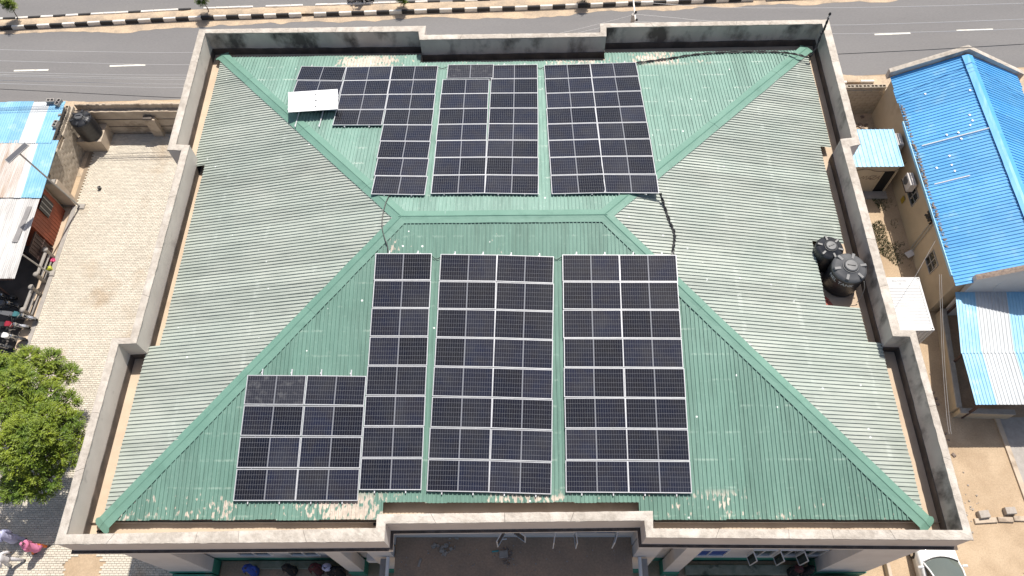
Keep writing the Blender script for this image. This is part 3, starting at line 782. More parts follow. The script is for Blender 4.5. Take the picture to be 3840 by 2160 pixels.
column((-6.084,12.526,9.015), (-3.824,12.514,9.017), (-6.021,3.530,10.674), (-3.715,3.454,10.688), 8, 'N', rear('the full column of the rear left block'))
column((-3.266,12.579,9.005), (-1.064,12.575,9.006), (-3.335,11.469,9.210), (-1.087,11.458,9.212), 1, 'N',
       lambda r_: 'dust-filmed solar panel set askew at the rear edge of the rear middle block', dusty=(0,))
column((-3.517,11.377,9.227), (-1.250,11.382,9.226), (-3.486,3.522,10.675), (-1.209,3.518,10.676), 7, 'N', rear('the left column of the rear middle block', 7))
column((-1.023,12.524,9.015), (1.008,12.527,9.015), (-1.209,3.518,10.676), (1.026,3.443,10.690), 8, 'N', rear('the right column of the rear middle block'))
column((1.474,12.475,9.024), (3.738,12.528,9.015), (1.592,3.436,10.691), (3.837,3.479,10.683), 8, 'N', rear('the left column of the rear right block'))
column((3.738,12.528,9.015), (6.023,12.615,8.999), (3.837,3.479,10.683), (6.086,3.427,10.693), 8, 'N', rear('the right column of the rear right block'))
# the panel lying face down on top of the rear left block, lower edge propped up
c4 = [Vector(p) for p in ((-10.461,9.594,10.226), (-8.232,9.808,10.146), (-8.260,8.978,10.039), (-10.442,8.689,10.152))]
cc = (c4[0] + c4[1] + c4[2] + c4[3]) / 4
ux = ((c4[1] + c4[2]) - (c4[0] + c4[3])).normalized(); vy = ((c4[0] + c4[1]) - (c4[2] + c4[3])); vy = (vy - ux * vy.dot(ux)).normalized(); nn = ux.cross(vy)
fl = thing('solar_panel', 'upturned solar panel lying face down, its white rear side showing', 'solar panel', group='solar panels on the green roof')
mt_ = Matrix((ux, vy, nn)).transposed().to_4x4(); mt_.translation = cc; fl.matrix_world = mt_
link('frame', FRAME, fl)
MB().box((0,0,-0.004), (PW - 0.05, PH - 0.05, 0.006)).build('rear_film', M['backwhite'], fl)
for y_ in (-0.35, 0.0, 0.35): MB().bevbox((0.12, y_, 0.008), (0.07, 0.05, 0.02), 0.004).build('junction_box', M['black'], fl)
MB().tube([(0.15,-0.02,0.015),(0.32,-0.05,0.02),(0.42,-0.12,0.02)], 0.007, 5).build('lead', M['cable'], fl)
for pk_, p_ in enumerate(((-10.213,9.464,9.480), (-8.876,9.619,9.451))):
    q_ = Vector(p_); top_ = cc.z - 0.10
    tag(MB().bevbox((0,0,(top_ - q_.z)/2), (0.04,0.04,top_ - q_.z), 0.004).build('prop_post', M['alu'], None, q_), 'slim metal prop under the upturned panel at its %s end' % ('left' if pk_ == 0 else 'right'), 'prop', 'props under the upturned panel')
# mounting rails: two under every column, ends showing
def rail(p0, p1, label):
    p0, p1 = Vector(p0), Vector(p1)
    d = (p1 - p0); L = d.length; y = d.normalized(); n = Vector((0, 0, 1)); x = y.cross(n).normalized(); n = x.cross(y)
    o = thing('mounting_rail', label, 'rail', group='rails under the solar panels')
    m_ = Matrix((x, y, n)).transposed().to_4x4(); m_.translation = p0; o.matrix_world = m_
    MB().box((0, L/2, 0), (0.04, L, 0.04)).build('channel', M['alu'], o)
    k = max(2, round(L / 1.5))
    for i in range(k): MB().box((0.03, L * (i + 0.06) / (k - 0.88) if k > 1 else 0, -0.035), (0.05, 0.06, 0.075)).build('foot', M['alu'], o)
def rails(tl, tr, bl, br, nm, ext0=0.10, ext1=0.10):
    tl, tr, bl, br = Vector(tl), Vector(tr), Vector(bl), Vector(br)
    for f, sd_ in ((0.25, 'left'), (0.75, 'right')):
        a = tl.lerp(tr, f); b_ = bl.lerp(br, f); d = (b_ - a).normalized()
        rail(a - d * ext0, b_ + d * ext1, '%s aluminium rail under %s' % (sd_, nm))
rails((-5.586,0.694,10.549), (-3.291,0.665,10.544), (-5.657,-8.466,8.925), (-3.376,-8.470,8.924), 'the front single column of solar panels')
rails((-2.930,0.640,10.539), (-0.665,0.594,10.531), (-3.194,-8.506,8.918), (-0.915,-8.556,8.909), 'the left column of the front middle block')
rails((-0.665,0.594,10.531), (1.612,0.497,10.514), (-0.915,-8.556,8.909), (1.372,-8.629,8.896), 'the right column of the front middle block')
rails((1.960,0.579,10.528), (4.234,0.551,10.523), (1.895,-8.560,8.908), (4.181,-8.571,8.906), 'the left column of the front right block')
rails((4.234,0.551,10.523), (6.515,0.534,10.520), (4.181,-8.571,8.906), (6.461,-8.602,8.901), 'the right column of the front right block')
rails((-10.242,-4.209,9.679), (-7.964,-4.234,9.675), (-10.283,-8.841,8.858), (-7.963,-8.844,8.858), 'the left column of the lower left block', 0.22)
rails((-7.964,-4.234,9.675), (-5.662,-4.275,9.668), (-7.963,-8.844,8.858), (-5.671,-8.841,8.858), 'the right column of the lower left block', 0.22)
rails((-10.743,12.714,8.910), (-8.392,12.591,8.933), (-10.684,9.233,9.552), (-8.424,9.194,9.559), 'the upturned panel, running out bare over the green sheets', 0.1, 1.25)
rails((-8.392,12.591,8.933), (-6.104,12.612,8.929), (-8.388,8.114,9.759), (-6.101,8.077,9.765), 'the four-panel rear column', 0.1, 0.16)
rails((-6.104,12.612,8.929), (-3.837,12.600,8.931), (-6.041,3.588,10.593), (-3.728,3.513,10.607), 'the full column of the rear left block')
rails((-3.604,12.596,8.932), (-1.285,12.616,8.928), (-3.498,3.581,10.594), (-1.215,3.576,10.595), 'the left column of the rear middle block')
rails((-1.028,12.611,8.929), (1.010,12.613,8.929), (-1.215,3.576,10.595), (1.028,3.501,10.609), 'the right column of the rear middle block')
rails((1.477,12.561,8.939), (3.748,12.615,8.929), (1.595,3.494,10.610), (3.848,3.537,10.602), 'the left column of the rear right block')
rails((3.748,12.615,8.929), (6.040,12.701,8.913), (3.848,3.537,10.602), (6.104,3.486,10.612), 'the right column of the rear right block')

# ---------------------------------------------------------------- cables on the roof
def smooth_pts(pts, k=6):
    pts = [Vector(p) for p in pts]; out = []
    for i in range(len(pts) - 1):
        p0, p1, p2, p3 = pts[max(i-1,0)], pts[i], pts[i+1], pts[min(i+2, len(pts)-1)]
        for j in range(k):
            t = j / k
            out.append(0.5 * ((2*p1) + (p2-p0)*t + (2*p0-5*p1+4*p2-p3)*t*t + (3*p1-p0-3*p2+p3)*t*t*t))
    return out + [pts[-1]]
def cable(pts, r, label, name='power_cable', m_='cable', twist=0, k=6, group=None):
    pts = smooth_pts(pts, k); b = MB()
    if twist:
        for s_ in range(twist):
            pp = []
            for i, p in enumerate(pts):
                a = i * 0.9 + s_ * 6.283 / twist
                pp.append(p + Vector((math.cos(a), math.sin(a), 0.3 * math.sin(a))) * r * 1.1)
            b.tube(pp, r, 5)
    else: b.tube(pts, r, 6)
    return tag(b.build(name, M[m_]), label, 'cable', group)
cable([(-5.252,3.476,10.624), (-5.350,3.009,10.710), (-5.431,2.486,10.657), (-5.421,1.991,10.659), (-5.355,1.632,10.673), (-5.224,1.244,10.676), (-5.115,0.963,10.606), (-5.064,0.622,10.546)], 0.020,
      'thin black cable crossing the left hip between the two solar blocks')
cable([(6.132,3.469,10.635), (6.317,2.992,10.332), (6.457,2.316,10.295), (6.606,1.784,10.267), (6.579,1.356,10.272), (6.489,0.963,10.289), (6.449,0.620,10.327)], 0.032,
      'thick twisted black cable on the pale right slope between two solar blocks', twist=2)
cable([(6.010,12.586,8.974), (6.826,12.798,8.885), (7.839,13.011,8.846), (8.863,13.259,8.800), (9.875,13.390,8.776), (11.077,13.450,8.765), (12.266,13.442,8.766), (13.338,13.373,8.789), (13.973,12.943,9.050), (14.479,12.862,8.950), (14.619,12.827,9.100), (14.845,13.104,9.400), (15.050,13.585,9.760), (15.163,13.731,9.850), (15.101,13.621,10.200), (15.141,13.745,10.600)], 0.030,
      'black twisted cable along the rear eave and up to the corner mast', twist=2)
for pts, lab in (([(-3.301,0.519,10.568), (-3.195,0.455,10.486), (-3.065,0.437,10.483), (-2.916,0.499,10.564)], 'short black lead between the front single column and the middle block'),
                 ([(1.592,0.381,10.543), (1.690,0.384,10.474), (1.818,0.400,10.477), (1.960,0.462,10.558)], 'short black lead between the front middle and front right blocks'),
                 ([(-3.804,12.407,9.017), (-3.652,12.391,8.950), (-3.496,12.420,8.944), (-3.332,12.430,9.013)], 'short black lead between the rear left and rear middle blocks'),
                 ([(1.007,12.443,9.010), (1.125,12.362,8.955), (1.281,12.294,8.968), (1.478,12.335,9.030)], 'short black lead between the rear middle and rear right blocks')):
    cable(pts, 0.014, lab)
mb_ = (15.207,13.894,9.700); mt2 = (15.322,14.331,10.850)
o = thing('service_mast', 'slim grey service mast with black cap rising from the far right parapet corner', 'mast', mb_)
MB().tube([(0,0,0.0),(0.01,0.02,0.95)], 0.028, 8).build('pole', M['galv'], o)
MB().lathe([(0.03,0.93),(0.06,0.95),(0.065,1.02),(0.02,1.10)], n=10).build('cap', M['cable'], o)

# ---------------------------------------------------------------- water tanks
def water_tank(loc, r, h, label, rz=0.0, greytop=True, ribs=True, text=None, lid_r=0.30):
    o = thing('water_tank', label, 'water tank', loc, rz)
    prof = [(r*0.97,0.0),(r,0.04)]
    nrib = max(2, int(h / 0.28))
    for k in range(nrib):
        z0 = 0.06 + (h*0.80 - 0.06) * k / nrib; dz_ = (h*0.80 - 0.06) / nrib
        prof += [(r, z0 + dz_*0.15), (r*0.985, z0 + dz_*0.5), (r, z0 + dz_*0.85)]
    prof += [(r, h*0.80), (r*1.005, h*0.83)]
    MB().lathe(prof, n=40).build('shell', M['tankblack'], o, smooth=True)
    top = [(r*1.005, h*0.83), (r*0.97, h*0.88), (r*0.80, h*0.935), (r*0.52, h*0.97), (r*0.50, h*0.985)]
    MB().lathe(top, n=40).build('dome', M['tankgrey' if greytop else 'tankblack'], o, smooth=True)
    for k in range(6):
        a = k * math.pi / 3 + 0.3; rot = rotz(a)
        MB().bevbox(rot @ Vector((r*0.74, 0, h*0.945)), (r*0.40, r*0.20, h*0.055), 0.02, rot).build('rib', M['tankgrey' if greytop else 'tankblack'], o)
    MB().lathe([(r*0.46, h*0.97),(r*0.47, h*1.0),(r*0.43, h*1.015),(r*0.42, h*1.0)], n=32).build('collar', M['tankgrey' if greytop else 'tankblack'], o, smooth=True)
    lid = MB().lathe([(r*0.38, h*0.99),(r*0.39, h*1.03),(r*0.33, h*1.05),(r*0.05, h*1.055)], n=28).build('lid', M['tankgrey'], o)
    MB().bevbox((0,0,h*1.06), (r*0.45, 0.05, 0.04), 0.01).build('lid_grip', M['tankblack'], lid)
    if text:
        txt, a0, z0, size = text
        cu = bpy.data.curves.new('lettering', 'FONT'); cu.body = txt; cu.size = size; cu.extrude = 0.002; cu.align_x = 'CENTER'
        to = bpy.data.objects.new('tmp', cu); C.objects.link(to)
        dg = bpy.context.evaluated_depsgraph_get()
        me = bpy.data.meshes.new_from_object(to.evaluated_get(dg)); bpy.data.objects.remove(to)
        for v in me.vertices:
            a = a0 + v.co.x / r; rr = r * 1.003 + v.co.z
            v.co = Vector((rr * math.cos(a), rr * math.sin(a), z0 + v.co.y))
        me.materials.clear(); me.materials.append(M['lettering'])
        link('lettering', me, o)
    return o
T2 = (13.641,0.282,9.980); T1 = (13.077,1.336,9.720)
water_tank((13.75,0.42,8.3), 0.715, 1.42, 'larger black water tank with grey lid and white lettering by the right parapet', R(-10), True, text=('NEL TANK', R(-118), 0.92, 0.24))
water_tank((13.20,1.48,8.3), 0.572, 1.26, 'smaller all-black water tank behind the lettered tank on the roof', R(25), False)
pl = MB().bevbox((13.55,0.85,8.275), (1.5,2.3,0.05), 0.01)
tag(pl.build('concrete_slab', M['gutter']), 'low dusty slab under the two rooftop water tanks', 'slab')
cable([(14.30,-0.10,9.35),(14.42,-0.25,9.0),(14.40,-0.42,8.6),(14.30,-0.55,8.33)], 0.014, 'thin pale pipe running down beside the lettered rooftop tank', 'water_pipe', 'galv')
b = MB()
for i in range(14):
    a0 = rnd.uniform(0, 6.3); b.bevbox((12.95 + rnd.uniform(-.22,.2), -0.52 + rnd.uniform(-.14,.16), 8.34 + 0.03 * i / 4), (0.24, 0.16, 0.05), 0.02, rotz(a0) @ rotx(rnd.uniform(-.3,.3)))
tag(b.build('crumpled_sack', M['olive']), 'crumpled reddish sack in the roof cut-out by the lettered tank', 'sack')

# ================================================================ LEFT OF THE BUILDING
def ribbed(p00, p10, p01, pitch=0.19, rh=0.03, wave=False, nseg=4, name='roof_sheet', mt=None, parent=None, sag=0.012):
    p00, p10, p01 = Vector(p00), Vector(p10), Vector(p01)
    ac = p10 - p00; dn = p01 - p00; n = ac.cross(dn).normalized()
    if n.z < 0: n = -n
    W_ = ac.length; k = max(1, round(W_ / pitch)); ts = []
    for i in range(k):
        if wave: ts += [(i + q / 6, 0.5 - 0.5 * math.cos(2 * math.pi * q / 6)) for q in range(6)]
        else: ts += [(i + 0.0, 0), (i + 0.62, 0), (i + 0.68, 1), (i + 0.92, 1), (i + 0.98, 0)]
    ts.append((k, 0)); V = []; F = []; m_ = len(ts); ph = rnd.uniform(0, 50)
    for a in range(nseg + 1):
        for tt, h in ts:
            p = p00 + ac * (tt / k) + dn * (a / nseg) + n * (rh * h + sag * nz(tt * 0.35, a * 0.9, ph) + (0.004 * nz(tt * 2, a * 2.0, ph)))
            V.append(p)
    for a in range(nseg):
        for c in range(m_ - 1): F.append((a*m_+c, a*m_+c+1, (a+1)*m_+c+1, (a+1)*m_+c))
    return MB().add(V, F).build(name, mt, parent)

# patched zinc shed along the left edge
shed = thing('patchwork_shed', 'long shed roofed in patched blue, white and rusty zinc sheets along the left edge', 'shed')
rows = [ # (y far, y near, z far, z near, [(x left, x right, material)])
 (16.05, 12.95, 2.98, 2.92, [(-34.2,-33.2,'bluepale'),(-33.2,-32.2,'bluepale'),(-32.2,-31.2,'bluepale'),(-31.2,-30.3,'bluepale'),(-30.3,-29.45,'bluepale'),(-29.45,-28.72,'bluepale'),(-28.72,-27.72,'whitesheet'),(-27.72,-26.80,'bluepale')]),
 (13.15, 9.15, 2.90, 2.82, [(-33.6,-32.6,'rustsheet'),(-32.6,-31.6,'rustsheet'),(-31.6,-30.6,'rustsheet'),(-30.6,-29.7,'rustsheet'),(-29.7,-28.8,'rustsheet'),(-28.8,-27.95,'rustsheet'),(-27.95,-27.55,'whitesheet'),(-27.55,-26.95,'bluepale'),(-26.95,-26.42,'bluepale')]),
]
for y0, y1, z0, z1, cols in rows:
    for xa, xb, mm in cols:
        j = rnd.uniform(-.04, .04); dx = 0.30 if mm != 'x' else 0
        sh = 0.0 if y0 > 14 else 0.12
        ribbed((xa - 0.012, y0 + j, z0 + rnd.uniform(0,.012)), (xb + 0.012, y0 + j, z0 + rnd.uniform(0,.012)), (xa + sh, y1 + j, z1), 0.155 if mm == 'bluepale' else 0.10, 0.026, mm != 'bluepale', 8, 'roof_sheet', M[mm], shed)
for xa, xb in ((-31.8,-30.9),(-30.9,-30.0),(-30.0,-29.1),(-29.1,-28.2),(-28.2,-27.3),(-27.3,-26.40)):
    j = rnd.uniform(-.05, .05)
    ribbed((xa, 9.25 + j, 2.76), (xb + 0.015, 9.25 + j, 2.76), (xa + 0.16, 4.12 + j, 2.66), 0.10, 0.024, True, 8, 'roof_sheet', M['greysheet'], shed)
MB().add([(-26.88,8.6,2.80),(-26.62,8.6,2.80),(-26.72,6.3,2.765),(-27.02,6.3,2.765)], [(3,2,1,0)]).build('tar_patch', M['patch'], shed)
MB().box((-29.6,4.16,2.58), (6.4,0.08,0.16)).build('front_beam', M['brownsteel'], shed)
for y_ in (4.3, 7.0): MB().box((-27.9, y_, 1.3), (0.10,0.10,2.6)).build('post', M['brownsteel'], shed)
MB().prism([(-34,9.6),(-27.0,9.6),(-27.0,15.9),(-34,15.9)], 0.0, 2.7).build('wall', M['yardwall'], shed)
# hollow blocks lying on the shed roof
def hollow_block(c, rz, label, tilt=0.0, s=1.0, group='hollow blocks on the shed roof'):
    """450 x 225 sandcrete block lying with its two cells facing up"""
    o = thing('hollow_block', label, 'concrete block', c, rz, group)
    L, W_, H = 0.46 * s, 0.24 * s, 0.23 * s; t = 0.04 * s; b = MB()
    b.box((0, W_/2 - t/2, H/2), (L, t, H)).box((0, -W_/2 + t/2, H/2), (L, t, H))
    for x_ in (-L/2 + t/2, 0, L/2 - t/2): b.box((x_, 0, H/2), (t, W_ - 2*t, H))
    b.build('shell', M['concrete'], o, None, (tilt, 0, 0))
    MB().box((0, 0, 0.02), (L - 0.02, W_ - 0.02, 0.03)).build('cell_floor', M['hole'], o, None, (tilt, 0, 0))
    return o
hollow_block((-27.592,15.960,2.990), 0.05, 'hollow block with holes side by side on the shed roof far corner')
hollow_block((-27.099,15.829,2.990), 1.35, 'hollow block turned end-on at the far right corner of the shed roof')
hollow_block((-26.804,14.205,2.960), 1.45, 'hollow block sitting alone on the blue strip near the wall')
tag(MB().bevbox((0,0,0.05), (0.16,0.14,0.10), 0.02, rotz(0.3)).build('block_chip', M['concrete'], None, (-26.838,14.982,2.970)), 'small broken chip of block on the blue roof strip', 'concrete chip')

# block wall between shed and yard, its top course of hollow blocks open to the sky
wall = thing('block_wall', 'bare sandcrete block wall with open hollow blocks along its top, left of the yard', 'wall')
ww = MB()
ww.box((-26.92, 13.6, 1.12), (0.20, 5.2, 2.24)).build('core', M['jointsand'], wall)
bk = MB().bevbox((0,0,0), (0.235,0.448,0.218), 0.006).data('block', M['blockwall'])
for r_ in range(10):
    for k in range(12):
        y_ = 11.25 + 0.46 * k + (0.23 if r_ % 2 else 0)
        if y_ > 16.3 or (r_ == 9 and 13.0 < y_ < 13.8): continue
        link('block', bk, wall, (-26.90 + rnd.uniform(-.008,.010), y_, 0.115 + 0.228 * r_), (rnd.uniform(-.01,.01), 0, rnd.uniform(-.012,.012)))
hb = MB(); L, W_, H, t = 0.45, 0.23, 0.22, 0.04
hb.box((0, W_/2 - t/2, H/2), (L, t, H)).box((0, -W_/2 + t/2, H/2), (L, t, H))
for x_ in (-L/2 + t/2, 0, L/2 - t/2): hb.box((x_, 0, H/2), (t, W_ - 2*t, H))
hb.box((0, 0, 0.015), (L - 0.02, W_ - 0.02, 0.03), None, 1)
hbd = hb.data('top_block', [M['blockwall'], M['hole']])
for k in range(11):
    if k in (4,): continue
    link('top_block', hbd, wall, (-26.98 + rnd.uniform(-.03,.03), 11.25 + 0.47 * k, 2.28 + rnd.uniform(-.01,.02)), (rnd.uniform(-.03,.03), 0, math.pi/2 + rnd.uniform(-.05,.05)))
pier = thing('gate_pier', 'plastered wall end standing beside the solar street lamp', 'pier', (-26.55,10.72,0))
MB().bevbox((0,0,1.1), (0.75,0.34,2.2), 0.02).build('pier_body', M['yardwall'], pier)
MB().bevbox((0.15,-0.02,2.26), (0.30,0.26,0.12), 0.02).build('loose_cap', M['concrete'], pier)

# rear yard wall: rendered bands, one pier, broken top
yw = thing('yard_wall', 'weathered rendered wall with broken top across the far end of the paved yard', 'wall')
YB = 16.05
V = []; F = []; m_ = 70
for i in range(m_ + 1):
    x = -27.1 + 12.0 * i / m_
    top_ = 2.02 + 0.05 * nz(x, 1, 0, 1.2) + 0.05 * nz(x, 4, 0, 5)
    back = YB + 0.24 + 0.05 * nz(x, 8, 0, 3)
    V += [(x, YB, 0.0), (x, YB - 0.015 * nz(x, 2, 0, 3), 1.42), (x, YB + 0.008, 1.42), (x, YB + 0.006 * nz(x, 6, 0, 4), top_), (x, back, top_ - 0.04 + 0.06 * nz(x, 3, 0, 6)), (x, back, 0.0)]
for i in range(m_):
    for c in range(5): F.append((i*6+c, (i+1)*6+c, (i+1)*6+c+1, i*6+c+1))
MB().add(V, F).build('render', M['yardwall'], yw)
for z_ in (0.72, 1.36): MB().box((-21.1, YB - 0.012, z_), (12.0, 0.028, 0.035)).build('band', M['bitumen'], yw)
MB().bevbox((-22.35, YB - 0.16, 0.80), (0.62, 0.30, 1.60), 0.01).build('pier', M['yardwall'], yw)
MB().bevbox((-22.45, YB - 0.17, 1.66), (0.55, 0.26, 0.10), 0.01).build('pier_top', M['bitumen'], yw)
b = MB()
for i in range(34):
    x = -26.6 + 6.4 * i / 34
    b.bevbox((x, YB + 0.30 + 0.03 * nz(x, 0, 0, 3), 1.25 + 0.03 * nz(x, 5, 0, 4)), (0.21, 0.11 + 0.05 * nz(x, 1, 0, 8), 2.3 + 0.12 * nz(x, 9, 0, 5)), 0.03, rotz(rnd.uniform(-.1,.1)))
b.build('broken_edge', M['yardwall'], yw)
tag(MB().prism([(-27.0,14.62),(-25.30,14.62),(-25.30,16.03),(-27.0,16.03)], 0.03, 1.0).build('tank_plinth', M['yardwall']), 'rendered square plinth under the yard water tank', 'plinth')
water_tank((-25.98,15.20,1.0), 0.64, 1.60, 'black water tank on a square plinth in the yard corner', R(10), False)
tag(MB().lathe([(0.02,0.0),(0.09,0.01),(0.11,0.16),(0.08,0.17),(0.02,0.15)], n=10).build('black_bucket', M['black'], None, (-25.038,11.765,0.080)), 'small black bucket alone on the yard pavers', 'bucket')

# solar street lamp and second post
def lamp(base, h, lean, label, head):
    o = thing('street_lamp' if head else 'metal_post', label, 'street lamp' if head else 'post', base)
    tp = Vector(lean)
    MB().bevbox((0.08,0,0.08), (0.42,0.36,0.16), 0.03).build('footing', M['concrete'], o)
    MB().tube([(0,0,0.1), tp * 0.5 + Vector((0,0,0)), tp], [0.055,0.05,0.042], 8).build('pole', M['galv'], o)
    if head:
        rt = rotz(R(52)) @ roty(R(6))
        MB().bevbox(tp + Vector((-0.12,0.02,0.06)), (0.36,1.32,0.05), 0.01, rotz(R(-36)) @ rotx(R(5))).build('solar_head', M['greysheet'], o)
        MB().bevbox(tp + Vector((-0.12,0.02,0.088)), (0.31,1.26,0.012), 0.004, rotz(R(-36)) @ rotx(R(5))).build('cell_strip', M['greyplastic'], o)
    return o
lb = Vector((-25.900,10.470,0.000)); lt = Vector((-25.475,9.423,6.300))
lamp(lb, 6.3, lt - lb, 'solar street lamp with flat panel head leaning over the shed roof', True)
pb = Vector((-26.347,5.907,0.000)); pt_ = Vector((-25.943,5.330,3.100))
lamp(pb, 3.1, pt_ - pb, 'slim grey post rising beside the concrete railing', False)
# red kiosk wall and barred gate under the shed roof
kio = thing('metal_kiosk', 'red-brown sheet metal kiosk with dark shutter below the patched roof', 'kiosk')
ribbed((-26.72,7.75,0.05), (-26.72,10.2,0.05), (-26.72,7.75,2.35), 0.22, 0.02, False, 3, 'kiosk_wall', M['redsteel'], kio)
MB().box((-27.6,8.98,1.2), (1.7,2.4,2.3)).build('kiosk_body', M['redsteel'], kio)
MB().bevbox((-26.66,9.35,1.75), (0.05,0.95,1.0), 0.01).build('shutter', M['black'], kio)
for y_ in (9.05, 9.35, 9.65): MB().box((-26.625,y_,1.75), (0.02,0.04,1.0)).build('shutter_bar', M['galv'], kio)
gate = thing('barred_gate', 'dark brown barred steel gate between the kiosk and the motorcycles', 'gate')
MB().box((-26.70,6.95,0.95), (0.03,1.25,1.8)).build('gate_sheet', M['brownsteel'], gate)
for k in range(6): MB().box((-26.67,6.42 + 0.22 * k,0.95), (0.04,0.035,1.84)).build('gate_bar', M['brownsteel'], gate)
for z_ in (0.1,0.95,1.8): MB().box((-26.665,6.95,z_), (0.05,1.3,0.05)).build('gate_rail', M['brownsteel'], gate)
struct(MB().prism([(-34,-2),(-26.9,-2),(-26.9,9.6),(-34,9.6)], 0.0, 0.02).build('parking_floor', M['darkfloor']))
struct(MB().prism([(-26.9,-14),(-26.38,-14),(-26.38,10.4),(-26.9,10.4)], 0.0, 0.025).build('dirt_path', M['gutter']))
# concrete balustrade: two bays with round-topped posts
def balustrade(p0, p1, label):
    p0, p1 = Vector(p0), Vector(p1); d = (p1 - p0).normalized()
    o = thing('concrete_railing', label, 'railing', p0, 0, 'concrete railings beside the parked motorcycles')
    for q in (Vector((0,0,0)), p1 - p0):
        MB().lathe([(0.10,0.0),(0.10,0.92),(0.15,0.94),(0.16,1.0),(0.10,1.06),(0.02,1.07)], n=14).build('post', M['concrete'], o, q, None, True)
    for z_, r_ in ((0.86, 0.085), (0.52, 0.07), (0.20, 0.06)):
        MB().tube([(d * 0.1) + Vector((0,0,z_)), (p1 - p0) - d * 0.1 + Vector((0,0,z_))], r_, 8).build('rail', M['concrete'], o)
balustrade((-26.42,6.95,0.0), (-26.45,5.35,0.0), 'farther bay of pale concrete railing beside the barred gate')
balustrade((-26.47,4.55,0.0), (-26.50,3.15,0.0), 'nearer bay of pale concrete railing by the first motorcycle')
o = thing('jerrycan', 'yellow-green plastic can with black cap by the concrete railing', 'jerrycan', (-26.411,6.138,0.050), 0.4)
MB().bevbox((0,0,0.15), (0.34,0.22,0.30), 0.05).build('can_body', M['yellow'], o)
MB().lathe([(0.05,0.30),(0.05,0.36),(0.02,0.37)], n=8).build('cap', M['black'], o)
b = MB()
for i in range(9): b.bevbox((rnd.uniform(-.10,.10), rnd.uniform(-.10,.10), 0.06 + 0.02*i), (0.18,0.13,0.07), 0.03, rotz(rnd.uniform(0,3)) @ rotx(rnd.uniform(-.5,.5)))
tag(b.build('plastic_bag', M['magenta'], None, (-26.430,6.699,0.030)), 'crumpled bright pink plastic bag by the concrete railing', 'bag')

# ================================================================ RIGHT OF THE BUILDING
house = thing('blue_roof_house', 'cream house with bright blue ribbed gable roof and peeling eave, far right', 'house')
HX0, HX1, HR = 21.86, 29.2, 25.44
HY0, HY1 = 3.0, 17.05
HZE, HZR = 3.25, 5.0
# walls
b = MB()
b.prism([(22.05,3.25),(28.9,3.25),(28.9,16.95),(22.05,16.95)], 0.0, 3.15)
b.build('wall', M['cream'], house)
nsh = 14; st = (HY1 - 0.1 - HY0) / nsh
for k in range(nsh):
    y0 = HY0 + st * k; y1 = y0 + st + 0.004; zo = rnd.uniform(0, .008)
    ej = rnd.uniform(-.05, .05)
    ribbed((HR, y0, HZR + zo), (HR, y1, HZR + zo), (HX0 + ej, y0, HZE + zo), st / 5, 0.036, False, 6, 'roof_sheet', M['bluesheet'], house)
    ribbed((HR, y0, HZR + zo), (HR, y1, HZR + zo), (HX1 + ej, y0, HZE + zo), st / 5, 0.036, False, 6, 'roof_sheet', M['bluesheet'], house)
V = []; F = []
for i in range(29):
    y = HY0 + 0.05 + (HY1 - 0.25 - HY0) * i / 28
    for dx, dz_ in ((-0.30,-0.075),(-0.12,0.0),(0,0.045),(0.12,0.0),(0.30,-0.075)):
        V.append((HR + dx * (1 + 0.06 * nz(y, dx, 0, 2)), y, HZR + 0.06 + dz_ + 0.012 * nz(y, dx * 3, 2, 2)))
for i in range(28):
    for c in range(4): F.append((i*5+c, i*5+c+1, (i+1)*5+c+1, (i+1)*5+c))
MB().add(V, F).build('ridge_cap', M['bluesheet'], house)
# eave gutter packed with litter
gut = MB().box((HX0 - 0.05, 8.6, HZE - 0.05), (0.05, 10.0, 0.16)).build('eave_board', M['bluepale'], house)
b = MB()
for i in range(420):
    y = 5.2 + 9.6 * rnd.random(); a = rnd.uniform(0, 3)
    b.bevbox((HX0 + 0.06 + rnd.uniform(0,.22) * (0.7 + 0.5 * nz(y, 0, 0, 2)), y, HZE + 0.05 + rnd.uniform(0,.04)), (rnd.uniform(.05,.13), rnd.uniform(.03,.08), 0.05), 0.015, rotz(a))
stuff(b.build('gutter_litter', M['litter'], gut))
# pale repair strips and daubs on the roof
def on_blue(x, y, dz=0.0): return (x, y, HZR - (HR - x) * (HZR - HZE) / (HR - HX0) + dz)
for (xa, ya, xb, yb) in ((22.25,11.63,25.2,11.63), (22.25,9.03,23.75,9.03)):
    a_, b_ = Vector(on_blue(xa, ya, 0.075)), Vector(on_blue(xb, yb, 0.075))
    MB().tube([a_, a_.lerp(b_, 0.5) + Vector((0,0,0.006)), b_], 0.035, 6).build('sealed_joint', M['white'], house)
for c in ((23.13,15.04,3.87), (25.00,14.42,4.79), (24.62,12.82,4.60), (24.65,12.42,4.61), (24.50,12.15,4.54), (23.93,11.89,4.26), (23.95,11.45,4.27), (23.25,10.57,3.93), (23.22,9.97,3.91), (22.58,10.03,3.60), (23.26,9.56,3.93), (23.43,11.94,4.02)):
    MB().lathe([(0.03,0.03),(0.07,0.032),(0.06,0.045),(0.01,0.05)], c, 8).build('sealant_daub', M['white'], house)
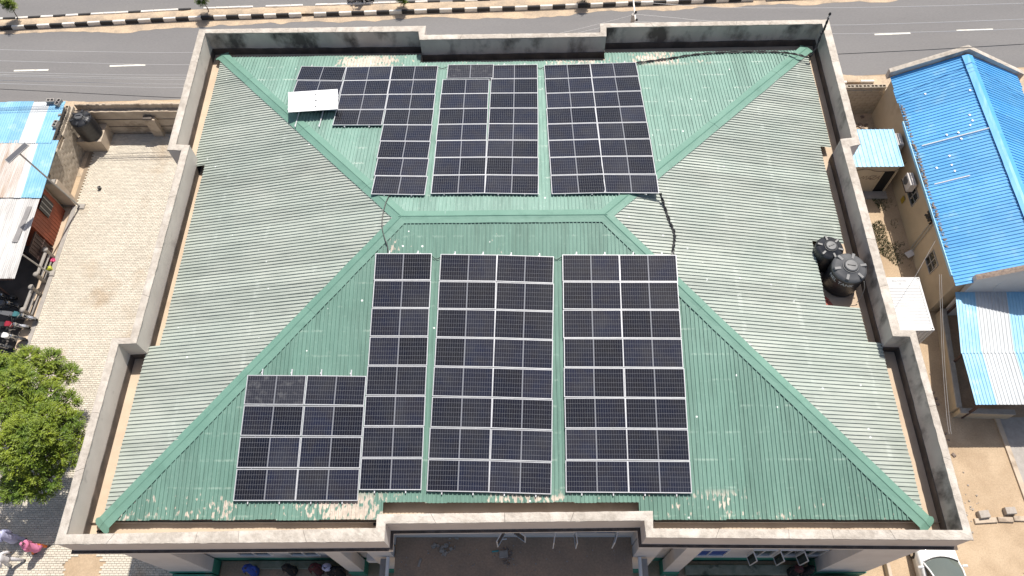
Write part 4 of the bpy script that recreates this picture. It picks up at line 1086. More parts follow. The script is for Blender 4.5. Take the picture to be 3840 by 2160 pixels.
# gable parapets
def gable(y, zlift, nm, th=0.30, x1=29.6):
    b = MB(); pts = [(21.75, HZE + zlift), (HR, HZR + zlift), (x1, HZR + zlift - (x1 - HR) * (HZR - HZE) / (HR - HX0))]
    n = 14; V = []; F = []
    line = []
    for (xa, za), (xb, zb) in zip(pts, pts[1:]):
        for i in range(n): line.append((xa + (xb - xa) * i / n, za + (zb - za) * i / n))
    line.append(pts[-1])
    for (x, z) in line:
        j = 0.02 * nz(x, y, 0, 3)
        V += [(x, y, z - 0.55), (x, y - 0.01, z + j), (x, y + th / 2, z + 0.012 + j), (x, y + th, z + j + 0.015 * nz(x, 3, 0, 5)), (x, y + th, z - 0.55)]
    for i in range(len(line) - 1):
        for c in range(4): F.append((i*5+c, (i+1)*5+c, (i+1)*5+c+1, i*5+c+1))
    F.append((0,1,2,3,4)); e = (len(line) - 1) * 5; F.append((e+4,e+3,e+2,e+1,e))
    mi = []
    o = MB().add(V, F).build(nm, [M['plaster'], M['coping']], house)
    for p_ in o.data.polygons:
        if p_.normal.z > 0.5: p_.material_index = 1
    return o
gable(HY1 - 0.05, 0.36, 'far_gable_parapet')
gb = MB()
def zr_(x): return HZR - abs(x - HR) * (HZR - HZE) / (HR - HX0)
# near gable wall rises above the roof end with a rough brown capping
V = []; F = []
for i in range(25):
    x = 22.55 + 6.6 * i / 24; z = zr_(x) + 0.30
    V += [(x, HY0 - 0.02, 0.0), (x, HY0 - 0.02, z), (x, HY0 + 0.12, z + 0.02 + 0.015 * nz(x, 0, 0, 4)), (x, HY0 + 0.28, z), (x, HY0 + 0.28, z - 0.5)]
for i in range(24):
    for c in range(4): F.append((i*5+c, (i+1)*5+c, (i+1)*5+c+1, i*5+c+1))
F.append((0,1,2,3,4))
o = MB().add(V, F).build('near_gable_wall', [M['fascia'], M['litter']], house)
for p_ in o.data.polygons:
    if p_.normal.z > 0.4: p_.material_index = 1
# windows on the alley side
for tl, bl, nr in (((22.030,10.039,2.216), (22.030,10.169,1.333), (22.030,9.083,2.164)), ((22.030,5.854,2.065), (22.030,5.927,1.118), (22.030,4.878,2.074))):
    yc = (tl[1] + nr[1]) / 2; wd = abs(tl[1] - nr[1]); z1 = tl[2]; z0 = bl[2]
    window(house, (22.03, yc, (z0 + z1) / 2), wd, z1 - z0, 'W', None, 1, 'galv')
    MB().box((22.0, yc, (z0+z1)/2), (0.03, wd - 0.06, 0.035)).build('transom', M['galv'], house)
# dark service pipes on the alley wall
for y_ in (7.05, 7.25): MB().tube([(21.98,y_,3.0),(21.98,y_ - 0.15,0.2)], 0.03, 6).build('downpipe', M['galv'], house)
b = MB()
for i in range(30): b.bevbox((21.9 + rnd.uniform(-.08,.05), 7.4 + rnd.uniform(-.3,.3), 2.85 + rnd.uniform(-.25,.2)), (0.10,0.14,0.10), 0.03, rotz(rnd.uniform(0,3)))
tag(b.build('cable_tangle', M['cable']), 'tangle of black cable coils high on the alley wall', 'cable coil')
def ac(c, label):
    o = thing('air_conditioner', label, 'air conditioner', c, -math.pi/2, 'air conditioners on the alley wall')
    MB().bevbox((0,0,0.32), (0.86,0.34,0.62), 0.02).build('casing', M['fascia'], o)
    MB().lathe([(0.24,0.0),(0.24,0.02),(0.20,0.02),(0.20,0.005)], (-0.12,-0.18,0.32), 20, rotx(R(90))).build('fan_grille', M['greyplastic'], o)
    MB().box((0,0.0,-0.02), (0.9,0.40,0.04)).build('bracket', M['brownsteel'], o)
ac((21.74,12.9,1.95), 'far air conditioner, above the small blue hut roof')
ac((21.74,10.1,1.95), 'near air conditioner, beside the doorway hut')
# wall closing the alley, top course of hollow blocks open
cw = thing('alley_wall', 'bare block wall with a row of open hollow blocks on top, closing the alley', 'wall')
MB().box((20.0,17.3,1.0), (4.4,0.22,2.0)).build('core', M['jointsand'], cw)
for r_ in range(9):
    for k in range(10):
        link('block', bk, cw, (17.9 + 0.46 * k + (0.2 if r_ % 2 else 0), 17.19, 0.115 + 0.228 * r_), (0, 0, math.pi/2 + rnd.uniform(-.01,.01)))
for k in range(8): link('top_block', hbd, cw, (18.6 + 0.47 * k, 17.22, 2.06), (0, 0, rnd.uniform(-.02,.02)))
struct(MB().prism([(17.4,17.9),(22.6,17.9),(22.6,19.4),(17.4,19.4)], 0.0, 0.10).build('pavement', M['concrete']))
pe = [M['kerbwhite'], M['gutter']]
for k in range(6): MB().bevbox((18.0 + 0.87 * k, 19.5 + 0.03*k, 0.10), (0.84,0.16,0.2), 0.02).build('road_edge_stone', M['kerbwhite' if k % 2 else 'verge'], road)
# little hut with pale blue roof
hut = thing('guard_hut', 'small cream hut with pale blue ribbed roof, dark doorway and scrawled letters', 'hut')
HUTY = 11.08
b = MB(); dx0, dx1, dzt = 20.72, 21.36, 1.98
b.prism([(18.3,HUTY),(dx0,HUTY),(dx0,13.4),(18.3,13.4)], 0.0, 2.50)
b.prism([(dx1,HUTY),(21.45,HUTY),(21.45,13.4),(dx1,13.4)], 0.0, 2.50)
b.prism([(dx0,HUTY),(dx1,HUTY),(dx1,13.4),(dx0,13.4)], dzt, 2.50)
b.build('wall', M['cream'], hut)
MB().box(((dx0+dx1)/2, HUTY + 0.07, 1.0), (dx1-dx0, 0.05, 1.98)).build('doorway', M['hole'], hut)  # dark panel just inside the opening paints the shade of the interior
for x_ in (dx0 - 0.03, dx1 + 0.03): MB().box((x_, HUTY - 0.02, 1.0), (0.06, 0.05, 2.0)).build('door_jamb', M['cream'], hut)
MB().bevbox((20.6,HUTY - 0.25,0.06), (1.9,0.5,0.12), 0.02).build('step', M['concrete'], hut)
for k in range(4):
    xa = 18.55 + 0.74 * k
    ribbed((xa, 13.55, 2.66), (xa + 0.745, 13.55, 2.66), (xa, 10.93, 2.60), 0.25, 0.03, False, 6, 'roof_sheet', M['bluepale'], hut)
# scrawl
def strokes(o, segs, x0, z0, s, y, r=0.016):
    b = MB()
    for seg in segs: b.tube([(x0 + p[0]*s, y, z0 + p[1]*s) for p in seg], r, 5)
    return b.build('scrawl', M['brownsteel'], o)
strokes(hut, [[(0,0.0),(0.55,0.8),(0.62,0.15),(1.0,0.85),(1.12,0.0)], [(1.25,0.0),(1.5,0.8),(1.75,0.0)], [(1.35,0.3),(1.7,0.3)], [(1.6,0.85),(2.35,0.85),(1.65,0.02),(2.3,0.05)], [(2.3,0.0),(2.75,0.85),(2.85,0.0)], [(2.4,0.35),(2.85,0.38)]], 19.50, 1.24, 0.40, HUTY - 0.006, 0.012)
cable([(18.6,HUTY-0.02,2.02),(19.2,HUTY-0.05,2.18),(19.6,HUTY-0.06,2.28),(20.2,HUTY-0.08,2.10),(20.8,HUTY-0.08,2.08),(21.3,HUTY-0.1,2.25),(21.75,HUTY+0.2,2.6)], 0.014, 'slack dark cable drooping across the front of the small hut')
tag(MB().bevbox((0,0,0), (0.30,0.02,0.42), 0.01).build('notice_sheet', M['ochre'], None, (21.99,10.0,0.75), (0,0,-math.pi/2)), 'ochre stain patch low on the alley wall past the hut', 'stain patch')
# alley floor: dirt, rough grass, rubble
b = MB()
for i in range(6500):
    x = 20.3 + rnd.gauss(0, 0.55) + 0.2; y = 5.2 + 5.8 * rnd.random()
    if x > 21.9 or x < 19.2 or noise.noise((x * 1.1, y * 0.8, 3)) < -0.08: continue
    h = rnd.uniform(.05,.16); a = rnd.uniform(0, 6.3); w2 = 0.018
    dxx, dyy = math.cos(a) * w2, math.sin(a) * w2; lx, ly = rnd.uniform(-.08,.08), rnd.uniform(-.08,.08)
    b.add([(x-dxx,y-dyy,0.0),(x+dxx,y+dyy,0.0),(x+lx,y+ly,h)], [(0,1,2)])
stuff(b.build('alley_grass', M['grass']))
def rubble_heap(name, cx, cy, sx, sy, n, smin, smax, z, mt, label=None):
    b = MB()
    for i in range(n):
        s_ = rnd.uniform(smin, smax)
        rot = rotz(rnd.uniform(0,6.3)) @ rotx(rnd.uniform(-.6,.6))
        b.bevbox((cx + rnd.gauss(0, sx), cy + rnd.gauss(0, sy), z + s_ * 0.3), (s_ * rnd.uniform(.8,1.6), s_, s_ * rnd.uniform(.4,.9)), s_ * 0.2, rot)
    return stuff(b.build(name, mt))
rubble_heap('alley_rubble', 20.6, 15.2, 0.7, 0.7, 90, .06, .24, 0.0, M['litter'])
rubble_heap('side_rubble', 20.6, -1.6, 0.35, 1.2, 70, .04, .16, 0.0, M['litter'])
tag(MB().bevbox((0,0,0), (0.5,0.36,0.04), 0.01, roty(R(-10))).build('white_board', M['fascia'], None, (21.867,6.751,0.180), (0,0,R(25))), 'pale rectangular cover lying in the alley under the window', 'cover')
# white container
con = thing('shipping_container', 'short white shipping container close beside the right parapet', 'container')
cx0, cx1, cy0, cy1, cz = 18.10, 20.54, 0.88, 3.87, 2.60
b = MB().box(((cx0+cx1)/2, (cy0+cy1)/2, cz/2 + 0.04), (cx1-cx0-0.08, cy1-cy0-0.08, cz-0.12)); b.build('body', M['containerwhite'], con)
b = MB(); n = 13
for k in range(n):
    y = cy0 + 0.42 + (cy1 - cy0 - 1.0) * k / (n - 1)
    b.bevbox(((cx0+cx1)/2, y, cz - 0.022), (cx1-cx0-0.22, 0.13, 0.045), 0.015)
b.build('roof_ribs', M['containerwhite'], con)
b = MB().box(((cx0+cx1)/2, cy0 + 0.18, cz - 0.012), (cx1-cx0-0.2, 0.34, 0.016)).box(((cx0+cx1)/2, cy1 - 0.26, cz - 0.012), (cx1-cx0-0.2, 0.44, 0.016)); stuff(b.build('end_plate', M['containerwhite'], con))
b = MB()
for x_ in (cx0 + 0.05, cx1 - 0.05): b.box((x_, (cy0+cy1)/2, cz - 0.04), (0.10, cy1-cy0, 0.08)).box((x_, (cy0+cy1)/2, 0.08), (0.10, cy1-cy0, 0.14))
for y_ in (cy0 + 0.03, cy1 - 0.03): b.box(((cx0+cx1)/2, y_, cz - 0.045), (cx1-cx0-0.2, 0.08, 0.09)).box(((cx0+cx1)/2, y_, 0.08), (cx1-cx0-0.2, 0.08, 0.14))
for x_ in (cx0 + 0.05, cx1 - 0.05):
    for y_ in (cy0 + 0.05, cy1 - 0.05): b.box((x_, y_, cz/2), (0.10, 0.10, cz - 0.2))
b.build('edge_frame', M['containerwhite'], con)
for x_ in (cx0 + 0.08, cx1 - 0.08):
    for y_ in (cy0 + 0.08, cy1 - 0.08):
        cc_ = MB().bevbox((x_, y_, cz - 0.03), (0.17, 0.17, 0.10), 0.01).build('corner_casting', M['containerwhite'], con)
        MB().lathe([(0.035,0),(0.035,0.004)], (x_, y_, cz + 0.021), 10).build('casting_hole', M['hole'], cc_)
b = MB()
for k in range(9): b.box((cx0 + 0.25 + 0.24 * k, cy0 - 0.005 + 0.03, cz/2), (0.10, 0.05, cz - 0.35))
b.build('end_corrugation', M['containerwhite'], con)
def letters(txt, size, loc, parent, mt, rz=0.0):
    cu = bpy.data.curves.new('lettering', 'FONT'); cu.body = txt; cu.size = size; cu.extrude = 0.001; cu.align_x = 'LEFT'
    to = bpy.data.objects.new('tmp', cu); C.objects.link(to)
    me = bpy.data.meshes.new_from_object(to.evaluated_get(bpy.context.evaluated_depsgraph_get())); bpy.data.objects.remove(to)
    me.materials.clear(); me.materials.append(mt)
    return link('lettering', me, parent, loc, (0, 0, rz))
letters('L SEGU5365386', 0.13, (19.0, cy1 - 0.24, cz + 0.004), con, M['greyletter'])
letters('7105', 0.14, (19.28, cy1 - 0.42, cz + 0.004), con, M['greyletter'])
# blue and white lean-to shed, lower right
lean = thing('lean_to_shed', 'lean-to with blue and white striped ribbed roof at the right edge', 'shed')
cols = [('bluepale',0.96),('whitesheet',1.02),('whitesheet',0.55),('bluepale',0.95),('whitesheet',1.0),('bluepale',0.95),('whitesheet',1.0)]
xa = 22.12
for mm, wd in cols:
    xs_ = xa - 0.62
    ribbed((xa, 3.0, 2.62), (xa + wd + 0.01, 3.0, 2.62), (xs_, -0.35, 2.585), 0.16, 0.03, False, 6, 'roof_sheet', M[mm], lean)
    ribbed((xs_ + 0.05, -0.25, 2.575), (xs_ + wd + 0.06, -0.25, 2.575), (xs_ - 0.02, -2.95, 2.54), 0.16, 0.03, False, 6, 'roof_sheet', M[mm], lean)
    xa += wd
for y_ in (-2.7, 0.0, 2.8): MB().box((22.6 if y_ > 1 else 22.15, y_, 1.27), (0.10,0.10,2.54)).build('post', M['brownsteel'], lean)
MB().box((22.25,0.0,2.47), (0.08,5.8,0.12), rotz(R(-6))).build('beam', M['brownsteel'], lean)
struct(MB().prism([(21.95,-2.55),(29,-2.55),(29,3.0),(22.5,3.0)], 0.0, 0.03).build('shed_floor', M['slabdirt']))
lw = thing('low_wall', 'low cream wall bending round the dark floor of the lean-to', 'wall')
for p_, q_ in (((22.42,3.0),(21.72,-2.45)), ((21.72,-2.60),(24.35,-2.70))):
    p_, q_ = Vector(p_), Vector(q_); d = (q_ - p_).normalized(); nn_ = Vector((-d.y, d.x)) * 0.10
    MB().prism([tuple(p_ - nn_), tuple(q_ - nn_), tuple(q_ + nn_), tuple(p_ + nn_)], 0.0, 0.72).build('wall_run', M['cream'], lw)
    MB().prism([tuple(p_ - nn_*1.25), tuple(q_ - nn_*1.25), tuple(q_ + nn_*1.25), tuple(p_ + nn_*1.25)], 0.72, 0.80).build('wall_coping', M['concrete'], lw)
struct(MB().prism([(24.25,-9),(30,-9),(30,-2.7),(23.9,-2.7)], 0.0, 0.02).build('concrete_apron', M['concrete']))
struct(MB().prism([(24.02,-9),(24.25,-9),(23.95,-2.75),(23.72,-2.75)], 0.0, 0.09).build('apron_edge', M['yardwall']))
tag(MB().bevbox((0,0,0.14), (0.48,0.34,0.26), 0.02, rotz(0.12)).build('solid_block', M['rubble'], None, (21.753,-7.463,0.000)), 'pale loose block nearer the parapet on the sandy forecourt', 'concrete block', 'loose blocks on the forecourt')
tag(MB().bevbox((0,0,0.14), (0.48,0.32,0.26), 0.02, rotz(0.06)).build('solid_block', M['rubble'], None, (23.016,-7.300,0.000)), 'pale loose block nearer the right edge on the sandy forecourt', 'concrete block', 'loose blocks on the forecourt')
for k, (xa, xb) in enumerate(((21.3,22.35),(22.4,23.1),(23.14,24.4),(24.5,26.0))):
    struct(MB().bevbox(((xa+xb)/2, -7.72 + 0.04 * k, 0.03), (xb - xa, 0.24, 0.14), 0.02, rotz(rnd.uniform(-.03,.06))).build('stone_kerb', M['yardwall']))
rubble_heap('forecourt_rubble', 21.3, -6.9, 0.30, 0.6, 22, .025, .08, 0.0, M['rubble'])
# planter kerb by the right-hand corner
plk = thing('planter_kerb', 'small concrete kerbed bed at the building foot, lower right', 'kerb')
for c_, d_ in (((16.75,-9.7,0.18),(0.16,1.6,0.36)), ((15.7,-10.45,0.18),(2.2,0.16,0.36))): MB().bevbox(c_, d_, 0.02).build('kerb_run', M['yardwall'], plk)
b = MB()
for i in range(120):
    x, y = 15.9 + rnd.gauss(0,.16), -10.75 + rnd.gauss(0,.1); a = rnd.uniform(0,6.3)
    b.add([(x,y,0.0),(x+0.03*math.cos(a),y+0.03*math.sin(a),0.0),(x+rnd.uniform(-.1,.1),y+rnd.uniform(-.1,.1),rnd.uniform(.1,.25))], [(0,1,2)])
stuff(b.build('grass_tuft', M['grass']))
# debris on the porch slab
rubble_heap('porch_rubble', -2.9, -9.62, 0.2, 0.16, 26, .03, .14, 4.0, M['rubble'])
rubble_heap('porch_grit', 0.3, -10.2, 2.6, 0.55, 80, .012, .05, 4.0, M['rubble'])
rubble_heap('porch_soot', -0.35, -9.95, 0.10, 0.16, 16, .04, .10, 4.0, M['litter'])
tag(MB().bevbox((0,0,0.03), (0.36,0.30,0.06), 0.02, rotz(0.1)).build('stone_slab', M['rubble'], None, (-0.503,-9.876,4.000)), 'pale square stone lying on the dirty porch slab', 'stone')
tag(MB().tube([(-0.14,0,0.03),(0.10,0.03,0.03),(0.16,0.04,0.03)], [0.035,0.035,0.012], 8).build('bottle', M['teal'], None, (-0.848,-9.782,4.000)), 'green bottle lying beside the pale stone on the porch', 'bottle')
tag(MB().box((0,0,0.02), (0.30,0.045,0.03), rotz(0.08)).build('white_batten', M['white'], None, (-0.525,-9.291,4.000)), 'short white batten under the open porch window', 'batten')
tag(MB().bevbox((0,0,0.04), (0.10,0.34,0.05), 0.02, rotz(-0.25)).build('splinter', M['rubble'], None, (-3.947,-10.204,4.000)), 'pale sliver of wood alone on the left of the porch', 'wood sliver')

# ================================================================ TREES
def leafy(b, c, rad, n, size, squash=0.8):
    """leaf sprays: short drooping twigs, each carrying narrow leaflets"""
    c = Vector(c)
    for i in range(n):
        d = Vector((rnd.gauss(0,1), rnd.gauss(0,1), rnd.gauss(0,1) * squash + 0.25)); d.normalize()
        p = c + Vector((d.x, d.y, d.z * squash)) * rad * (0.55 + 0.5 * rnd.random())
        tw = (d + Vector((0,0,-0.1 + rnd.uniform(-.2,.3)))).normalized(); sl = size * rnd.uniform(2.0, 3.6)
        sd_ = tw.orthogonal().normalized(); sd_ = (Matrix.Rotation(rnd.uniform(0,6.28), 3, tw) @ sd_)
        if abs(sd_.z) > 0.7: sd_ = tw.cross(sd_)
        k = 5
        for j in range(k):
            q = p + tw * sl * (j + 0.5) / k
            for sg in (-1, 1):
                lt = (sd_ * sg + tw * 0.55 + Vector((0,0,rnd.uniform(-.35,.1)))).normalized()
                L = size * rnd.uniform(0.75, 1.25); wv = lt.cross(Vector((rnd.uniform(-.4,.4), rnd.uniform(-.4,.4), 1))).normalized() * size * 0.19
                m_ = q + lt * L * 0.45
                b.add([q, m_ - wv, q + lt * L, m_ + wv], [(0,1,2,3)])
def tree(loc, label, clusters, trunk_h, limbs, size=0.17, dens=1.0, name='tree', tr=0.16):
    o = thing(name, label, 'tree', loc)
    tb = MB()
    top = Vector((rnd.uniform(-.15,.15), rnd.uniform(-.15,.15), trunk_h))
    tb.tube([(0,0,0), (0.03,0.02,trunk_h*0.4), (top.x*0.7, top.y*0.7, trunk_h*0.75), top], [tr*1.25, tr, tr*0.85, tr*0.7], 9)
    tb.build('trunk', M['trunk'], o)
    lb_ = MB()
    for c, r_ in clusters:
        c = Vector(c); mid = top.lerp(c, 0.55) + Vector((rnd.uniform(-.15,.15), rnd.uniform(-.15,.15), rnd.uniform(0,.25)))
        lb_.tube([top, top.lerp(mid, .5) + Vector((0,0,.06)), mid, c], [tr*0.38, tr*0.30, tr*0.20, tr*0.07], 6)
        for q in range(3):
            e = c + Vector((rnd.uniform(-1,1), rnd.uniform(-1,1), rnd.uniform(-.4,.8))) * r_ * 0.8
            lb_.tube([mid.lerp(c, .6), c.lerp(e, .5), e], [tr*0.12, tr*0.08, tr*0.03], 5)
    lb_.build('limb', M['trunk'], o)
    cb = MB()
    for c, r_ in clusters: leafy(cb, c, r_, int(620 * dens * (r_ / 0.7) ** 2), size)
    cb.build('crown', M['leaf'], o)
    return o
tb_ = (-23.35, -4.3, 0.0)
cl = []
for p_, r_ in (((-22.894,-1.204,4.300),0.62), ((-21.924,-1.166,4.200),0.6), ((-23.754,-1.359,4.200),0.65), ((-23.259,-2.418,4.600),0.7), ((-22.336,-2.422,4.600),0.62), ((-21.944,-1.786,4.000),0.55), ((-21.640,-1.318,3.600),0.42), ((-21.172,-2.783,3.500),0.5), ((-21.553,-2.775,4.000),0.55), ((-21.933,-3.531,5.000),0.7), ((-22.681,-3.714,5.000),0.7), ((-20.973,-4.112,4.800),0.62), ((-20.439,-3.998,4.200),0.5), ((-20.298,-4.019,3.600),0.38), ((-21.767,-4.792,5.200),0.7), ((-20.942,-4.998,5.000),0.65), ((-20.464,-4.955,4.300),0.55), ((-20.269,-4.704,3.800),0.45), ((-22.316,-5.466,4.800),0.7), ((-21.285,-5.764,4.900),0.62), ((-20.847,-5.645,4.200),0.5), ((-22.005,-6.172,4.500),0.65), ((-21.269,-6.380,4.300),0.55), ((-20.319,-5.592,3.400),0.34), ((-20.756,-5.835,3.300),0.3), ((-20.890,-6.517,3.500),0.34), ((-21.901,-6.795,3.900),0.55), ((-22.332,-6.907,4.000),0.6), ((-21.421,-6.906,3.300),0.32), ((-21.749,-7.271,3.000),0.25), ((-23.616,-3.337,5.000),0.8), ((-23.141,-4.877,5.200),0.8), ((-22.986,-5.935,4.600),0.8), ((-24.460,-1.782,4.500),0.8), ((-23.898,-4.080,5.000),0.9), ((-20.147,-5.745,3.300),0.25)):
    cl.append(((p_[0] - tb_[0], p_[1] - tb_[1], p_[2] + rnd.uniform(-.8,.45)), r_ * rnd.uniform(0.50,0.84)))
tree(tb_, 'leafy neem tree with bright green crown over the lower left yard', cl, 2.3, 8, 0.115)
def sapling(u, label, h=1.3):
    k = [((rnd.uniform(-.12,.12), rnd.uniform(-.1,.1), h*0.62), 0.14), ((rnd.uniform(-.1,.1), 0.05, h*0.82), 0.15), ((0.05, 0.0, h), 0.11)]
    tree(u, label, k, h*0.45, 3, 0.11, 3.2, 'sapling', 0.03)
sapling((-34.580,26.244,0.200), 'young tree leaning at the far left end of the striped median', 1.75)
sapling((-21.371,26.703,0.200), 'young tree on the median above the left parapet corner', 1.7)
sapling((-7.825,26.918,0.200), 'young tree on the median just right of the motorcycle', 1.2)
sapling((4.636,27.152,0.200), 'young tree on the median in line with the rear parapet recess', 1.1)

# ================================================================ PEOPLE
def skin_mesh(verts, edges, radii):
    me = bpy.data.meshes.new('tmp'); me.from_pydata(verts, edges, [])
    o = bpy.data.objects.new('tmp', me); C.objects.link(o)
    md = o.modifiers.new('s', 'SKIN'); md.use_smooth_shade = True
    sl_ = me.skin_vertices[0].data
    for i, r_ in enumerate(radii): sl_[i].radius = r_ if isinstance(r_, tuple) else (r_, r_)
    sl_[0].use_root = True
    sb = o.modifiers.new('u', 'SUBSURF'); sb.levels = 1; sb.render_levels = 1
    out = bpy.data.meshes.new_from_object(o.evaluated_get(bpy.context.evaluated_depsgraph_get()))
    bpy.data.objects.remove(o); bpy.data.meshes.remove(me)
    return out
def person(loc, rz, label, top='offwhite', low=None, scarf=None, stride=0.22, armL=(0.10,-0.05), armR=(-0.05,0.05), h=1.68, robe=False, hat=None, sit=False, group=None, sleeve=True, hem=0.0):
    """standing or walking figure facing +x; arm tuples = (forward reach, outward reach) of the hand"""
    o = thing('person', label, 'person', loc, rz, group)
    s = h / 1.70
    V = []; E = []; Rr = []
    def v(p, r_, par=None):
        V.append((p[0]*s, p[1]*s, p[2]*s)); Rr.append(tuple(q*s for q in r_) if isinstance(r_, tuple) else r_*s)
        if par is not None: E.append((par, len(V)-1))
        return len(V)-1
    pel = v((0,0,0.93), (0.135,0.105)); wa = v((0.0,0,1.10), (0.125,0.095), pel); ch = v((0.01,0,1.30), (0.150,0.105), wa)
    nb = v((0.0,0,1.43), (0.075,0.065), ch); nk = v((0.01,0,1.50), 0.052, nb); hd = v((0.03,0,1.585), (0.082,0.092), nk); ht = v((0.02,0,1.66), (0.065,0.075), hd)
    hands = {}
    for sg, arm in ((1, armL), (-1, armR)):
        sh = v((0.0, sg*0.155, 1.395), 0.062, ch)
        hand = Vector((arm[0], sg*(0.24 + arm[1]), 0.86 + abs(arm[0]) * 0.55 + abs(arm[1]) * 0.5))
        shp = Vector((0.0, sg*0.19, 1.385)); el = shp.lerp(hand, 0.5) + Vector((-0.06, sg*0.03, -0.03))
        e_ = v(el, 0.042, sh); wr = v(hand, 0.027, e_)
        d = (hand - el).normalized(); pm_ = v(hand + d*0.06, (0.034,0.02), wr)
        lat = Vector((d.z, 0, -d.x)).normalized() if abs(d.y) < .9 else Vector((1,0,0))
        for k, L in enumerate((0.062,0.075,0.07,0.055)):
            q = hand + d*0.085 + lat*(k-1.5)*0.019
            f1 = v(q, 0.0095, pm_); v(q + d*L - Vector((0,sg*0.012,0)), 0.0075, f1)
        t1 = v(hand + d*0.04 + lat*0.035, 0.010, wr); v(hand + d*0.075 + lat*0.052, 0.008, t1)
        hands[sg] = (shp, el, hand)
    for sg in (1, -1):
        st = stride * sg
        hp = v((0, sg*0.085, 0.88), 0.088, pel)
        kn = v((st*0.55 + 0.04, sg*0.09, 0.49), 0.058, hp); an = v((st - (0.06 if sg < 0 else 0), sg*0.09, 0.09 + (0.05 if sg < 0 and stride > .1 else 0)), 0.038, kn)
        v((st + 0.13 - (0.06 if sg < 0 else 0), sg*0.10, 0.035), (0.040,0.028), an)
    me = skin_mesh(V, E, Rr); me.materials.clear(); me.materials.append(M['skin']); link('body', me, o)
    # face and hair
    f = MB()
    f.tube([(0.105*s,0,1.605*s),(0.125*s,0,1.575*s)], [0.008*s,0.016*s], 6)
    for sg in (-1,1):
        f.lathe([(0.004,-0.012),(0.013,0.0),(0.004,0.012)], (0.100*s, sg*0.033*s, 1.612*s), 6)
        f.lathe([(0.006,-0.03),(0.018,0.0),(0.006,0.03)], (0.02*s, sg*0.092*s, 1.59*s), 6)
    f.tube([(0.108*s,-0.022*s,1.545*s),(0.108*s,0.022*s,1.545*s)], 0.007*s, 5)
    f.build('face', M['skin'], o)
    hp_ = [(0.094,-0.02),(0.100,0.03),(0.086,0.075),(0.05,0.105),(0.01,0.113)]
    MB().lathe([(a*s, z*s) for a, z in hp_], (0.005*s,0,1.60*s), 14).build('hair' if not hat else 'cap', M[hat or 'hair'], o, smooth=True)
    def ring(c, rx, ry, n=16, wav=0.0, k=7): return [Vector((c[0] + rx*math.cos(2*math.pi*i/n)*(1 + wav*math.cos(k*2*math.pi*i/n)), c[1] + ry*math.sin(2*math.pi*i/n)*(1 + wav*math.cos(k*2*math.pi*i/n)), c[2])) * s for i in range(n)]
    rings = [ring((0,0,1.475),0.075,0.085), ring((0,0,1.43),0.105,0.175), ring((0.005,0,1.38),0.125,0.215), ring((0.01,0,1.25),0.135,0.195), ring((0,0,1.08),0.135,0.17)]
    if robe:
        rings += [ring((0.0,0,0.9),0.17,0.20,16,0.03), ring((stride*0.15,0,0.6),0.20,0.21,16,0.05), ring((stride*0.2,0,0.22 + hem),0.24 + stride*0.25 - hem*0.15,0.23,16,0.08)]
    else:
        rings += [ring((0,0,0.92),0.145,0.18), ring((0,0,0.80),0.155,0.19,16,0.03)]
    MB().loft(rings).build('robe' if robe else 'shirt', M[top], o, smooth=True)
    for sg in (1,-1):
        shp, el, hand = [q*s for q in hands[sg]]
        if sleeve: MB().tube([shp + Vector((0,-sg*0.04,0.0)), shp.lerp(el,.5), el, el.lerp(hand,0.85)], [0.075*s,0.068*s,0.062*s,0.058*s], 10).build('sleeve', M[top], o, smooth=True)
        else: MB().tube([shp + Vector((0,-sg*0.04,0.0)), shp.lerp(el,.8)], [0.075*s,0.066*s], 10).build('sleeve', M[top], o, smooth=True)
        st = stride*sg
        an_ = Vector((st - (0.06 if sg < 0 else 0), sg*0.09, 0.10))*s; kn_ = Vector((st*0.55+0.04, sg*0.09, 0.49))*s
        if low: MB().tube([Vector((0,sg*0.09,0.88))*s, kn_, an_], [0.105*s,0.082*s,0.066*s], 10).build('trouser_leg', M[low], o, smooth=True)
        MB().tube([an_ + Vector((-0.05,0.0,-0.055))*s, an_ + Vector((0.06,0,-0.06))*s, an_ + Vector((0.15,sg*0.01,-0.065))*s], [0.045*s,0.05*s,0.03*s], 8).build('shoe', M['black'], o)
    if scarf:
        MB().loft([ring((0.0,0,1.30),0.19,0.24,16,0.04), ring((0.0,0,1.43),0.15,0.19,16,0.03), ring((0.0,0,1.50),0.10,0.105), ring((0.0,0,1.60),0.105,0.108), ring((0.0,0,1.68),0.085,0.085), ring((0,0,1.72),0.03,0.03)]).build('headscarf', M[scarf], o, smooth=True)
    return o
person((-23.468,-8.615,0.085), R(172), 'person in pale lilac robe and cap walking under the tree, upper of the left group', 'lilac', 'lilac', None, 0.26, (0.12,-0.04), (-0.10,-0.02), 1.74, True, 'lilac', hem=0.12)
person((-22.257,-9.046,0.085), R(15), 'person in bright pink dress and headscarf walking beside the parapet corner', 'pink', 'orange', 'pink', 0.28, (0.10,-0.07), (-0.02,-0.07), 1.64, True, hem=0.27)
person((-23.200,-9.630,0.085), R(185), 'person in off-white shirt and trousers at the lower left corner', 'offwhite', 'offwhite', None, 0.26, (0.12,0.06), (-0.14,0.06), 1.72, False)
person((-11.95,-10.02,0.15), R(-80), 'person wrapped in royal blue with white trim on the left veranda', 'bluecloth', None, 'bluecloth', 0.05, (0.12,0.02), (0.1,0.02), 1.62, True)
person((-10.2,-10.0,0.15), R(-95), 'person all in black standing alone on the left veranda', 'blackcloth', None, 'blackcloth', 0.05, (0.1,0.02), (0.12,0.0), 1.62, True)
person((-9.0,-9.98,0.15), R(-70), 'person in dark maroon robe on the left veranda', 'maroon', None, 'maroon', 0.05, (0.1,0.02), (0.1,0.02), 1.62, True)
